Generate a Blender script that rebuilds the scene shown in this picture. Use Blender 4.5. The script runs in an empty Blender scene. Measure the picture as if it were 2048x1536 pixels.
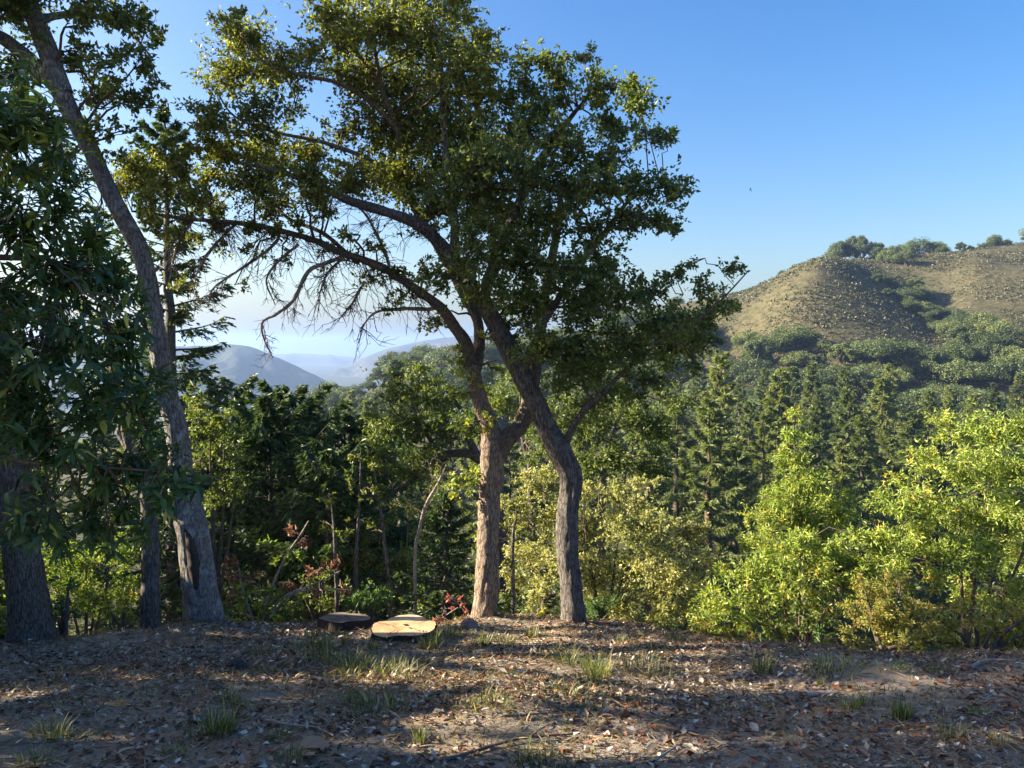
import bpy, math, random
import numpy as np
from mathutils import Vector, Matrix

# ------------------------------------------------------------------ camera, sky, sun
S = bpy.context.scene
COL = S.collection
F, CX, CY, CAMZ, PITCH = 1547.0, 1024.0, 768.0, 1.65, math.radians(2.9)
cam_d = bpy.data.cameras.new('camera')
cam = bpy.data.objects.new('camera', cam_d)
COL.objects.link(cam)
cam.location = (0, 0, CAMZ)
cam.rotation_euler = (math.pi / 2 - PITCH, 0, 0)
cam_d.sensor_width = 36.0
cam_d.lens = 36.0 * F / 2048.0
cam_d.clip_start = 0.05
cam_d.clip_end = 30000
S.camera = cam

SUN_EL, SUN_AZ = math.radians(26), math.radians(-87)
sun_dir = Vector((math.sin(SUN_AZ) * math.cos(SUN_EL), math.cos(SUN_AZ) * math.cos(SUN_EL), math.sin(SUN_EL)))
world = bpy.data.worlds.new('World')
S.world = world
world.use_nodes = True
wn = world.node_tree.nodes
sky = wn.new('ShaderNodeTexSky')
sky.sky_type = 'NISHITA'
sky.sun_disc = False
sky.sun_elevation = SUN_EL
sky.sun_rotation = SUN_AZ
sky.altitude = 100
sky.air_density = 1.0
sky.dust_density = 3.0
sky.ozone_density = 2.0
hsv = wn.new('ShaderNodeHueSaturation')
hsv.inputs['Hue'].default_value = .507
hsv.inputs['Saturation'].default_value = 1.42
world.node_tree.links.new(sky.outputs[0], hsv.inputs['Color'])
world.node_tree.links.new(hsv.outputs[0], wn['Background'].inputs[0])
wn['Background'].inputs[1].default_value = 0.063
sl = bpy.data.lights.new('sun', 'SUN')
sl.energy = 5.0
sl.angle = math.radians(0.53)
sl.color = (1.0, 0.87, 0.66)
sun = bpy.data.objects.new('sun', sl)
COL.objects.link(sun)
sun.rotation_euler = sun_dir.to_track_quat('Z', 'Y').to_euler()
S.view_settings.view_transform = 'Standard'
S.view_settings.look = 'None'
S.view_settings.exposure = 2.15
S.view_settings.gamma = 1
S.render.engine = 'CYCLES'
S.cycles.max_bounces = 6
S.cycles.diffuse_bounces = 3
S.cycles.glossy_bounces = 2
S.cycles.transmission_bounces = 4
S.cycles.volume_bounces = 0
S.cycles.caustics_reflective = False
S.cycles.caustics_refractive = False

# ------------------------------------------------------------------ helpers
def at(px, py, Y):
    """Point at depth Y (metres ahead) seen at photo pixel px, py."""
    v = -(py - CY) / F
    t = Y / (math.cos(PITCH) + v * math.sin(PITCH))
    return np.array([(px - CX) / F * t, Y, CAMZ + (-math.sin(PITCH) + v * math.cos(PITCH)) * t])

def row_of(z, y):
    a = np.arctan2(z - CAMZ, y) + PITCH
    return CY - F * np.tan(a)

def _hash(i, j, k, seed):
    h = (i * 374761393 + j * 668265263 + k * 1274126177 + seed * 974634777) & 0xffffffff
    h = ((h ^ (h >> 13)) * 1274126177) & 0xffffffff
    return ((h ^ (h >> 16)) & 0xffff) / 65535.0

def vnoise(P, seed=0):
    P = np.asarray(P, float)
    I = np.floor(P).astype(np.int64)
    f = P - I
    f = f * f * (3 - 2 * f)
    out = 0
    for a in (0, 1):
        for b in (0, 1):
            for c in (0, 1):
                w = (f[..., 0] if a else 1 - f[..., 0]) * (f[..., 1] if b else 1 - f[..., 1]) * (f[..., 2] if c else 1 - f[..., 2])
                out = out + w * _hash(I[..., 0] + a, I[..., 1] + b, I[..., 2] + c, seed)
    return out * 2 - 1

def fbm(P, octv=4, seed=0):
    s, a = 0, 1.0
    for o in range(octv):
        s = s + a * vnoise(np.asarray(P) * (2 ** o), seed + o * 17)
        a *= 0.5
    return s

def sstep(a, b, x):
    t = np.clip((x - a) / (b - a), 0, 1)
    return t * t * (3 - 2 * t)

def norm(v):
    return v / np.maximum(np.linalg.norm(v, axis=-1, keepdims=True), 1e-9)

def make_mesh(name, V, faces, rnd=None, mat=None, smooth=False, mats=None, midx=None):
    """faces: list of (n,3)/(n,4) int arrays."""
    me = bpy.data.meshes.new(name)
    V = np.asarray(V, np.float32)
    me.vertices.add(len(V))
    me.vertices.foreach_set('co', V.ravel())
    faces = [np.asarray(f, np.int32) for f in faces if len(f)]
    li = np.concatenate([f.ravel() for f in faces])
    tot = np.concatenate([np.full(len(f), f.shape[1], np.int32) for f in faces])
    st = np.concatenate([[0], np.cumsum(tot)[:-1]]).astype(np.int32)
    me.loops.add(len(li))
    me.loops.foreach_set('vertex_index', li)
    me.polygons.add(len(tot))
    me.polygons.foreach_set('loop_start', st)
    if smooth:
        me.polygons.foreach_set('use_smooth', np.ones(len(tot), bool))
    if midx is not None:
        me.polygons.foreach_set('material_index', np.asarray(midx, np.int32))
    me.update(calc_edges=True)
    if rnd is not None:
        a = me.attributes.new('rnd', 'FLOAT', 'POINT')
        a.data.foreach_set('value', np.asarray(rnd, np.float32))
    for m in (mats or ([mat] if mat else [])):
        me.materials.append(m)
    return me

def link(name, me, parent=None, loc=None):
    o = bpy.data.objects.new(name, me)
    COL.objects.link(o)
    if parent is not None:
        o.parent = parent
        # geometry is built in world space: cancel the parent's offset
        o.matrix_parent_inverse = Matrix.Translation(-Vector(parent.location))
    if loc is not None:
        o.location = loc
    return o

def tag(o, label=None, cat=None, group=None, kind=None):
    if label: o['label'] = label
    if cat: o['category'] = cat
    if group: o['group'] = group
    if kind: o['kind'] = kind
    return o

def empty(name, loc, label, cat, group=None):
    o = bpy.data.objects.new(name, None)
    o.empty_display_size = 0.2
    COL.objects.link(o)
    o.location = tuple(float(c) for c in loc)
    return tag(o, label, cat, group)

def copy_tree(o, parent=None):
    c = o.copy()
    COL.objects.link(c)
    if parent is not None:
        c.parent = parent
    for ch in o.children:
        copy_tree(ch, c)
    return c

def resample(pts, rad, step):
    pts = np.asarray(pts, float); rad = np.asarray(rad, float)
    n = len(pts)
    P = np.vstack([2 * pts[0] - pts[1], pts, 2 * pts[-1] - pts[-2]])
    out, ro = [], []
    for i in range(n - 1):
        p0, p1, p2, p3 = P[i:i + 4]
        m = max(2, int(np.linalg.norm(p2 - p1) / step))
        t = np.linspace(0, 1, m, endpoint=False)[:, None]
        out.append(.5 * ((2 * p1) + (-p0 + p2) * t + (2 * p0 - 5 * p1 + 4 * p2 - p3) * t ** 2 + (-p0 + 3 * p1 - 3 * p2 + p3) * t ** 3))
        ro.append(rad[i] + (rad[i + 1] - rad[i]) * t[:, 0])
    return np.vstack(out + [pts[-1:]]), np.concatenate(ro + [rad[-1:]])

def tube(pts, rad, step=.03, sides=20, rough=.1, seed=0, wob=.02):
    """Bark-rough tapered tube along a smooth curve; returns V, quads."""
    P, R = resample(pts, rad, step)
    n = len(P)
    s = np.concatenate([[0], np.cumsum(np.linalg.norm(np.diff(P, axis=0), axis=1))])
    rm = float(np.max(R))
    P = P + np.stack([vnoise(np.stack([s * 2.2, s * 0, s * 0 + k * 9.1], 1), seed + 5 + k) for k in range(3)], 1) * wob
    T = norm(np.gradient(P, axis=0))
    up = np.array([0, 1.0, 0]) if abs(T[0][1]) < .8 else np.array([1.0, 0, 0])
    N = np.zeros_like(P)
    N[0] = norm(np.cross(T[0], up))
    for i in range(1, n):
        v = N[i - 1] - T[i] * np.dot(N[i - 1], T[i])
        N[i] = v / np.linalg.norm(v)
    B = np.cross(T, N)
    a = np.linspace(0, 2 * math.pi, sides, endpoint=False)
    ca, sa = np.cos(a), np.sin(a)
    Q = np.stack([np.repeat(s[:, None] / max(rm, .02) * .55, sides, 1), np.tile(ca * 1.0, (n, 1)) , np.tile(sa * 1.0, (n, 1))], -1)
    lump = fbm(Q * [1, 1.2, 1.2], 2, seed)
    fur = fbm(Q * [1.3, 7, 7], 3, seed + 3)
    fur = 1 - np.abs(fur) * 2
    k = 1 + rough * 1.1 * lump + rough * .9 * fur
    V = P[:, None] + (N[:, None] * ca[None, :, None] + B[:, None] * sa[None, :, None]) * (R[:, None] * k)[..., None]
    V = V.reshape(-1, 3)
    i = np.arange(n - 1)[:, None] * sides
    j = np.arange(sides)[None]
    j2 = (j + 1) % sides
    q = np.stack([i + j, i + j2, i + sides + j2, i + sides + j], -1).reshape(-1, 4)
    V = np.vstack([V, P[-1] + T[-1] * R[-1]])
    e = (n - 1) * sides
    tr = np.stack([e + j[0], e + j2[0], np.full(sides, len(V) - 1)], -1)
    return V, q, tr, P, R

def thin_tubes(P, R, sides=3):
    """P (n,k,3), R (n,k) -> V, quads for many thin twigs at once."""
    n, k, _ = P.shape
    T = norm(np.gradient(P, axis=1))
    ref = np.where(np.abs(T[..., 2:3]) < .9, np.array([0, 0, 1.0]), np.array([1.0, 0, 0]))
    N = norm(np.cross(T, ref)); B = np.cross(T, N)
    a = np.arange(sides) * 2 * math.pi / sides
    V = P[:, :, None] + (N[:, :, None] * np.cos(a)[:, None] + B[:, :, None] * np.sin(a)[:, None]) * R[:, :, None, None]
    base = (np.arange(n) * k * sides)[:, None, None]
    i = (np.arange(k - 1) * sides)[None, :, None]
    j = np.arange(sides)[None, None]
    j2 = (j + 1) % sides
    q = np.stack([base + i + j, base + i + j2, base + i + sides + j2, base + i + sides + j], -1)
    return V.reshape(-1, 3), q.reshape(-1, 4)

def merge(parts):
    """parts: list of (V, [faces...]) -> V, faces"""
    Vs, Fs, o = [], [], 0
    for V, fs in parts:
        Vs.append(V)
        Fs += [np.asarray(f) + o for f in fs if len(f)]
        o += len(V)
    return np.vstack(Vs), Fs

def leaf_geo(P, D, N, L, W, rng, fold=.25, curl=.15):
    """Folded six-cornered leaves: 4 triangles each. returns V, tris, rnd."""
    n = len(P)
    D = norm(D); Sd = norm(np.cross(D, N)); N = np.cross(Sd, D)
    L = L[:, None]; W = W[:, None]
    c = curl * L
    v0 = P
    v1 = P + D * L * .36 + Sd * W * .5 + N * W * fold
    v2 = P + D * L * .36 - Sd * W * .5 + N * W * fold
    v3 = P + D * L - N * c
    V = np.stack([v0, v1, v3, v2], 1).reshape(-1, 3)
    b = (np.arange(n) * 4)[:, None]
    Ft = np.concatenate([b + [0, 1, 2], b + [0, 2, 3]], 1).reshape(-1, 3)
    r = np.repeat(rng.random(n), 4)
    return V, Ft, r

def big_leaf(L=1.0, W=.28, curl=.2, fold=.3, wave=0.0):
    """One larger leaf with midrib, 12 triangles, along +X, normal +Z."""
    rows = [(.22, .72), (.5, 1.0), (.78, .66)]
    V = [(0, 0, 0)]
    for t, w in rows:
        z = -curl * t * t * L
        hw = W * .5 * w
        V += [(t * L, hw, z + fold * hw + wave * math.sin(t * 9)), (t * L, 0, z), (t * L, -hw, z + fold * hw - wave * math.sin(t * 9))]
    V.append((L, 0, -curl * L))
    q = [(1, 4, 5, 2), (2, 5, 6, 3), (4, 7, 8, 5), (5, 8, 9, 6)]
    t = [(0, 1, 2), (0, 2, 3), (7, 10, 8), (8, 10, 9)]
    return np.array(V), [np.array([(a, b, c, d) for a, d, c, b in q]), np.array([(a, c, b) for a, b, c in t])]

# ------------------------------------------------------------------ materials
def new_mat(name):
    m = bpy.data.materials.new(name)
    m.use_nodes = True
    nt = m.node_tree
    return m, nt, nt.nodes, nt.links, nt.nodes['Principled BSDF'], nt.nodes['Material Output']

def ramp(nodes, cols, interp='LINEAR'):
    r = nodes.new('ShaderNodeValToRGB')
    r.color_ramp.interpolation = interp
    el = r.color_ramp.elements
    while len(el) < len(cols):
        el.new(0.5)
    for e, (p, c) in zip(el, cols):
        e.position = p
        e.color = (*c, 1)
    return r

def mat_leaf(name, cols, transl=.35, rough=.45, tcol=(1.5, 1.5, .45), per_obj=False, spec=.35, G_=1.6):
    cols = [(p, tuple(min(.8, v * G_) for v in c)) for p, c in cols]
    m, nt, N, Lk, bs, out = new_mat(name)
    at_ = N.new('ShaderNodeAttribute'); at_.attribute_name = 'rnd'
    src = at_.outputs['Fac']
    if per_obj:
        oi = N.new('ShaderNodeObjectInfo')
        mm = N.new('ShaderNodeMath'); mm.operation = 'MULTIPLY_ADD'
        mm.inputs[1].default_value = .45
        m2 = N.new('ShaderNodeMath'); m2.operation = 'MULTIPLY'; m2.inputs[1].default_value = .55
        Lk.new(oi.outputs['Random'], m2.inputs[0])
        Lk.new(src, mm.inputs[0]); Lk.new(m2.outputs[0], mm.inputs[2])
        src = mm.outputs[0]
    r = ramp(N, cols)
    Lk.new(src, r.inputs[0])
    Lk.new(r.outputs[0], bs.inputs['Base Color'])
    bs.inputs['Roughness'].default_value = rough
    bs.inputs['Specular IOR Level'].default_value = spec
    tr = N.new('ShaderNodeBsdfTranslucent')
    mx = N.new('ShaderNodeMix'); mx.data_type = 'RGBA'; mx.blend_type = 'MULTIPLY'
    mx.inputs['Factor'].default_value = 1
    mx.inputs[7].default_value = (*tcol, 1)
    Lk.new(r.outputs[0], mx.inputs[6])
    Lk.new(mx.outputs[2], tr.inputs[0])
    ms = N.new('ShaderNodeMixShader'); ms.inputs[0].default_value = transl
    Lk.new(bs.outputs[0], ms.inputs[1]); Lk.new(tr.outputs[0], ms.inputs[2])
    Lk.new(ms.outputs[0], out.inputs[0])
    return m

def mat_bark(name, dark, light, lichen=None, scale=1.0, bump=.6):
    m, nt, N, Lk, bs, out = new_mat(name)
    tc = N.new('ShaderNodeTexCoord')
    def mapped(sx, sz):
        mp = N.new('ShaderNodeMapping'); mp.inputs['Scale'].default_value = (sx * scale, sx * scale, sz * scale)
        Lk.new(tc.outputs['Object'], mp.inputs[0]); return mp.outputs[0]
    n0 = N.new('ShaderNodeTexNoise'); n0.inputs['Scale'].default_value = 1; n0.inputs['Detail'].default_value = 6; n0.inputs['Roughness'].default_value = .7
    Lk.new(mapped(14, 5), n0.inputs[0])
    ad = N.new('ShaderNodeMix'); ad.data_type = 'RGBA'; ad.blend_type = 'LINEAR_LIGHT'; ad.inputs['Factor'].default_value = 1.0
    Lk.new(mapped(46, 9), ad.inputs[6]); Lk.new(n0.outputs['Color'], ad.inputs[7])
    vo = N.new('ShaderNodeTexVoronoi'); vo.feature = 'DISTANCE_TO_EDGE'; vo.inputs['Scale'].default_value = 1
    Lk.new(ad.outputs[2], vo.inputs['Vector'])
    rc = ramp(N, [(.0, (.25, .25, .25)), (.13, (1, 1, 1))])
    Lk.new(vo.outputs['Distance'], rc.inputs[0])
    n1 = N.new('ShaderNodeTexNoise'); n1.inputs['Scale'].default_value = 1; n1.inputs['Detail'].default_value = 7; n1.inputs['Roughness'].default_value = .7
    Lk.new(mapped(60, 16), n1.inputs[0])
    ml = N.new('ShaderNodeMath'); ml.operation = 'MULTIPLY'
    Lk.new(rc.outputs[0], ml.inputs[0]); Lk.new(n1.outputs[0], ml.inputs[1])
    r = ramp(N, [(.05, dark), (.36, tuple((a * .4 + b * .6) for a, b in zip(dark, light))), (.62, light)])
    Lk.new(ml.outputs[0], r.inputs[0])
    col = r.outputs[0]
    if lichen:
        n2 = N.new('ShaderNodeTexNoise'); n2.inputs['Scale'].default_value = 9; n2.inputs['Detail'].default_value = 6; n2.inputs['Roughness'].default_value = .75
        Lk.new(tc.outputs['Object'], n2.inputs[0])
        r2 = ramp(N, [(.53, (0, 0, 0)), (.64, (.8, .8, .8))])
        Lk.new(n2.outputs[0], r2.inputs[0])
        mx = N.new('ShaderNodeMix'); mx.data_type = 'RGBA'
        Lk.new(r2.outputs[0], mx.inputs['Factor']); Lk.new(col, mx.inputs[6]); mx.inputs[7].default_value = (*lichen, 1)
        col = mx.outputs[2]
    Lk.new(col, bs.inputs['Base Color'])
    bs.inputs['Roughness'].default_value = .9
    bs.inputs['Specular IOR Level'].default_value = .15
    b = N.new('ShaderNodeBump'); b.inputs['Strength'].default_value = bump; b.inputs['Distance'].default_value = .02
    Lk.new(ml.outputs[0], b.inputs['Height']); Lk.new(b.outputs[0], bs.inputs['Normal'])
    return m

def mat_noise(name, cols, scale, detail=6, rough=.9, bump=0, bscale=None, bdist=.02, attr=False):
    m, nt, N, Lk, bs, out = new_mat(name)
    tc = N.new('ShaderNodeTexCoord')
    n1 = N.new('ShaderNodeTexNoise'); n1.inputs['Scale'].default_value = scale; n1.inputs['Detail'].default_value = detail; n1.inputs['Roughness'].default_value = .65
    Lk.new(tc.outputs['Object'], n1.inputs[0])
    r = ramp(N, cols)
    if attr:
        a = N.new('ShaderNodeAttribute'); a.attribute_name = 'rnd'
        Lk.new(a.outputs['Fac'], r.inputs[0])
    else:
        Lk.new(n1.outputs[0], r.inputs[0])
    Lk.new(r.outputs[0], bs.inputs['Base Color'])
    bs.inputs['Roughness'].default_value = rough
    bs.inputs['Specular IOR Level'].default_value = .2
    if bump:
        n2 = N.new('ShaderNodeTexNoise'); n2.inputs['Scale'].default_value = bscale or scale * 4; n2.inputs['Detail'].default_value = 5
        Lk.new(tc.outputs['Object'], n2.inputs[0])
        b = N.new('ShaderNodeBump'); b.inputs['Strength'].default_value = bump; b.inputs['Distance'].default_value = bdist
        Lk.new(n2.outputs[0], b.inputs['Height']); Lk.new(b.outputs[0], bs.inputs['Normal'])
    return m

M = {}
M['oak'] = mat_leaf('oak_leaf', [(0, (.042, .053, .015)), (.5, (.092, .106, .027)), (.9, (.155, .172, .046)), (1, (.21, .2, .055))], .4)
M['oak_dark'] = mat_leaf('oak_dark_leaf', [(0, (.036, .053, .018)), (.6, (.075, .1, .03)), (1, (.13, .152, .046))], .4)
M['sprout'] = mat_leaf('sprout_leaf', [(0, (.09, .12, .025)), (.6, (.16, .19, .045)), (1, (.30, .26, .07))], .42)
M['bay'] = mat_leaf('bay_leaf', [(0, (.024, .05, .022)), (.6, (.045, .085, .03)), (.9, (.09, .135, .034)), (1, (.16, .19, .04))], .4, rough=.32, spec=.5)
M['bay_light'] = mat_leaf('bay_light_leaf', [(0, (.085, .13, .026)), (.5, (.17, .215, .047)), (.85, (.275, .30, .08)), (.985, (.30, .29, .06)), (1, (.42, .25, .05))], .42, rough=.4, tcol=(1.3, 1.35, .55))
M['pale'] = mat_leaf('pale_leaf', [(0, (.10, .11, .043)), (.5, (.205, .21, .088)), (.85, (.30, .295, .135)), (1, (.38, .34, .17))], .45, tcol=(1.3, 1.3, .6))
M['lit'] = mat_leaf('understory_leaf', [(0, (.05, .085, .018)), (.5, (.10, .15, .03)), (.9, (.19, .22, .045)), (1, (.33, .27, .06))], .42)
M['scrub'] = mat_leaf('scrub_leaf', [(0, (.08, .10, .025)), (.5, (.17, .18, .045)), (.8, (.27, .23, .07)), (1, (.36, .18, .07))], .4)
M['dry'] = mat_leaf('dry_leaf', [(0, (.06, .03, .018)), (.6, (.13, .07, .042)), (1, (.20, .125, .08))], .3, tcol=(1.3, .9, .6))
M['red'] = mat_leaf('red_leaf', G_=1.5, cols=[(0, (.20, .05, .035)), (.6, (.32, .10, .07)), (1, (.40, .21, .15))], transl=.4, tcol=(1.3, .7, .6))
M['fern'] = mat_leaf('fern_leaf', [(0, (.03, .07, .02)), (1, (.08, .13, .035))], .35)
M['conifer'] = mat_leaf('conifer_needle', [(0, (.028, .043, .02)), (.5, (.075, .098, .034)), (1, (.155, .172, .056))], .33, per_obj=True)
M['conifer_near'] = mat_leaf('near_conifer_needle', G_=1.2, cols=[(0, (.02, .045, .022)), (.6, (.045, .078, .03)), (1, (.11, .15, .045))], transl=.28)
M['far_oak'] = mat_leaf('far_oak_leaf', [(0, (.03, .045, .018)), (.5, (.06, .08, .028)), (1, (.13, .15, .05))], .25, per_obj=True)
M['far_gold'] = mat_leaf('far_gold_leaf', [(0, (.12, .14, .03)), (1, (.26, .25, .05))], .35)
M['bark_brown'] = mat_bark('brown_bark', (.08, .056, .043), (.37, .285, .22), bump=1.0)
M['bark_limb'] = mat_bark('limb_bark', (.045, .034, .027), (.19, .15, .115))
M['bark_dark'] = mat_bark('dark_bark', (.035, .031, .03), (.19, .165, .148), (.22, .21, .195), bump=1.0)
M['bark_grey'] = mat_bark('grey_bark', (.07, .064, .06), (.28, .26, .245), (.42, .42, .40), bump=1.0)
M['bark_far'] = mat_noise('far_bark', [(.3, (.05, .035, .025)), (.7, (.12, .09, .065))], 3)
M['twig'] = mat_noise('twig_bark', [(.3, (.06, .045, .035)), (.7, (.16, .125, .10))], 20)
M['dead'] = mat_noise('dead_wood', [(.3, (.16, .13, .11)), (.7, (.38, .33, .29))], 25)

# ------------------------------------------------------------------ terrain
def softplus(x, k):
    t = x / k
    return k * np.where(t > 20, t, np.log1p(np.exp(np.minimum(t, 20))))

YCX = [-30, -9, -4.2, -3, -1, .9, 1.7, 2.6, 4.2, 9, 30]
YCY = [7.0, 6.6, 6.8, 7.6, 8.3, 8.1, 7.3, 6.5, 6.2, 6.2, 6.5]

RPX = [-3000, 350, 560, 680, 760, 850, 900, 1050, 1200, 1350, 1480, 1560, 1640, 1700, 1740, 1800, 1900, 1960, 2048, 2300, 3200, 6000]
RRW = [900, 860, 815, 786, 758, 712, 684, 662, 645, 615, 582, 550, 530, 518, 512, 508, 500, 490, 478, 470, 500, 520]
def ridge_y(px):
    return np.interp(px, [-3000, 500, 700, 950, 1500, 2048, 5000], [420, 300, 262, 270, 320, 330, 360])

SPURS = [((1738, 316), (1575, 208), 17, 28), ((1962, 322), (1905, 215), 7, 26), ((1485, 312), (1400, 230), 6, 30),
         ((900, 262), (850, 215), 6, 30)]
SPW = []
for (a, b, amp, w) in SPURS:
    SPW.append((np.array([(a[0] - CX) / F * a[1], a[1]]), np.array([(b[0] - CX) / F * b[1], b[1]]), amp, w))
GULLY = ((1815, 298), (1905, 222), -8, 34)
SPW.append((np.array([(GULLY[0][0] - CX) / F * 298, 298]), np.array([(GULLY[1][0] - CX) / F * 222, 222]), -8, 34))

def far_z(x, y):
    yy = np.maximum(y, 40)
    px = CX + F * x / yy
    yr = ridge_y(px)
    rr = np.interp(px, RPX, RRW)
    zr = CAMZ + (690 - rr) / F * yr + 3.8 * sstep(1000, 1450, px)
    zr = np.maximum(zr, -40)
    acc = 0
    for k in (.92, .96, 1.0, 1.04, 1.08):
        t = yy * k / yr
        mid = -33 + (zr + 33) * .56
        lo = -33 + (zr + 33) * .12
        z = np.where(t < .33, -33, np.where(t < .47, -33 + (lo + 33) * (t - .33) / .14,
            np.where(t < .73, lo + (mid - lo) * (t - .47) / .26,
            np.where(t < 1, mid + (zr - mid) * (t - .73) / .27, zr - (t - 1) * yr * .35))))
        acc = acc + np.maximum(z, -60)
    z = acc / 5
    P = np.stack([x, y], -1)
    for a, b, amp, w in SPW:
        d = b - a
        t = np.clip(((P - a) @ d) / (d @ d), -.15, 1.15)
        dist = np.linalg.norm(P - a - t[..., None] * d, axis=-1)
        prof = np.sqrt(dist ** 2 + 9) - 3
        win = sstep(.06, .6, t) * (1 - sstep(.7, 1.15, t))
        z = z + amp * win * np.maximum(0, 1 - prof / w)
    Q = np.stack([x / 38, y / 38, x * 0], -1)
    z = z + fbm(Q, 3, 4) * .6 * sstep(150, 200, y)
    return z

def knoll_z(x, y):
    z = -.23 * softplus(y - 2.87, .4)
    yc = np.interp(x, YCX, YCY)
    z = z - .36 * softplus(y - yc, .45)
    z = z + .05 * vnoise(np.stack([x * .9, y * .9, x * 0], -1), 3) + .022 * vnoise(np.stack([x * 2.6, y * 2.6, x * 0], -1), 6)
    # slight mound on the right where the duff is heaped, and around the two centre trunks
    z = z + .16 * np.exp(-(((x - 3.6) / .9) ** 2 + ((y - 5.0) / .5) ** 2))
    for bx, by in ((-.26, 7.3), (.55, 7.0), (-2.75, 6.95), (-3.83, 6.1), (-3.08, 6.55)):
        z = z + .07 * np.exp(-((x - bx) ** 2 + (y - by) ** 2) / .12)
    return z

def terrain(x, y):
    x = np.asarray(x, float); y = np.asarray(y, float)
    w = sstep(42, 62, y)
    return knoll_z(x, y) * (1 - w) + far_z(x, y) * w

def tz(x, y):
    return float(terrain(np.array([x]), np.array([y]))[0])

def on_ground(px, py):
    lo, hi = 2.0, 9.5
    for _ in range(40):
        m = (lo + hi) / 2
        p = at(px, py, m)
        if p[2] > tz(p[0], m): lo = m
        else: hi = m
    p = at(px, py, lo)
    p[2] = tz(p[0], lo)
    return p

def axis(step, grow, far):
    a = [0.0]
    while a[-1] < far:
        a.append(a[-1] + step + grow * max(0, a[-1] - 5))
    return np.array(a)

def grid_mesh(name, X, Y, zf, mat):
    gx, gy = np.meshgrid(X, Y)
    z = zf(gx, gy)
    V = np.stack([gx, gy, z], -1).reshape(-1, 3)
    nx, ny = len(X), len(Y)
    i = (np.arange(ny - 1) * nx)[:, None]; j = np.arange(nx - 1)[None]
    q = np.stack([i + j, i + j + 1, i + nx + j + 1, i + nx + j], -1).reshape(-1, 4)
    return make_mesh(name, V, [q], mat=mat, smooth=True)

def mat_ground():
    m, nt, N, Lk, bs, out = new_mat('duff_ground')
    tc = N.new('ShaderNodeTexCoord')
    def noise(sc, det=5, ro=.6):
        n = N.new('ShaderNodeTexNoise'); n.inputs['Scale'].default_value = sc; n.inputs['Detail'].default_value = det; n.inputs['Roughness'].default_value = ro
        Lk.new(tc.outputs['Object'], n.inputs[0]); return n
    fine = noise(55, 8, .85)
    r = ramp(N, [(.3, (.12, .10, .085)), (.48, (.28, .24, .20)), (.62, (.46, .405, .34)), (.75, (.62, .57, .50))])
    Lk.new(fine.outputs[0], r.inputs[0])
    big = noise(1.1, 4)
    r2 = ramp(N, [(.4, (0, 0, 0)), (.62, (1, 1, 1))])
    Lk.new(big.outputs[0], r2.inputs[0])
    r3 = ramp(N, [(.3, (.16, .115, .08)), (.55, (.44, .34, .23)), (.75, (.62, .51, .37))])
    Lk.new(fine.outputs[0], r3.inputs[0])
    mx = N.new('ShaderNodeMix'); mx.data_type = 'RGBA'
    Lk.new(r2.outputs[0], mx.inputs['Factor']); Lk.new(r.outputs[0], mx.inputs[6]); Lk.new(r3.outputs[0], mx.inputs[7])
    # farther down the slope the ground is dark forest floor with low green growth
    sep = N.new('ShaderNodeSeparateXYZ'); Lk.new(tc.outputs['Object'], sep.inputs[0])
    mr = N.new('ShaderNodeMapRange'); mr.inputs[1].default_value = 9; mr.inputs[2].default_value = 13
    Lk.new(sep.outputs[1], mr.inputs[0])
    g = noise(.8, 6, .7)
    rg = ramp(N, [(.35, (.03, .035, .015)), (.6, (.07, .075, .03)), (.8, (.14, .12, .05))])
    Lk.new(g.outputs[0], rg.inputs[0])
    mx2 = N.new('ShaderNodeMix'); mx2.data_type = 'RGBA'
    Lk.new(mr.outputs[0], mx2.inputs['Factor']); Lk.new(mx.outputs[2], mx2.inputs[6]); Lk.new(rg.outputs[0], mx2.inputs[7])
    Lk.new(mx2.outputs[2], bs.inputs['Base Color'])
    bs.inputs['Roughness'].default_value = .95
    bs.inputs['Specular IOR Level'].default_value = .1
    b = N.new('ShaderNodeBump'); b.inputs['Strength'].default_value = .8; b.inputs['Distance'].default_value = .03
    Lk.new(fine.outputs[0], b.inputs['Height']); Lk.new(b.outputs[0], bs.inputs['Normal'])
    return m

ax = axis(.08, .06, 7000)
X = np.concatenate([-ax[:0:-1], ax])
Yp = axis(.07, .06, 7000) + 2.0
Yn = 2.0 - axis(.4, .08, 60)[:0:-1]
ground = link('ground', grid_mesh('ground', X, np.concatenate([Yn, Yp]),
    lambda x, y: terrain(x, y) - 7 * sstep(168, 190, y) - 30 * sstep(500, 900, y), mat_ground()))
tag(ground, 'leaf-strewn knoll falling away into a wooded valley', 'ground', kind='structure')

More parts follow.
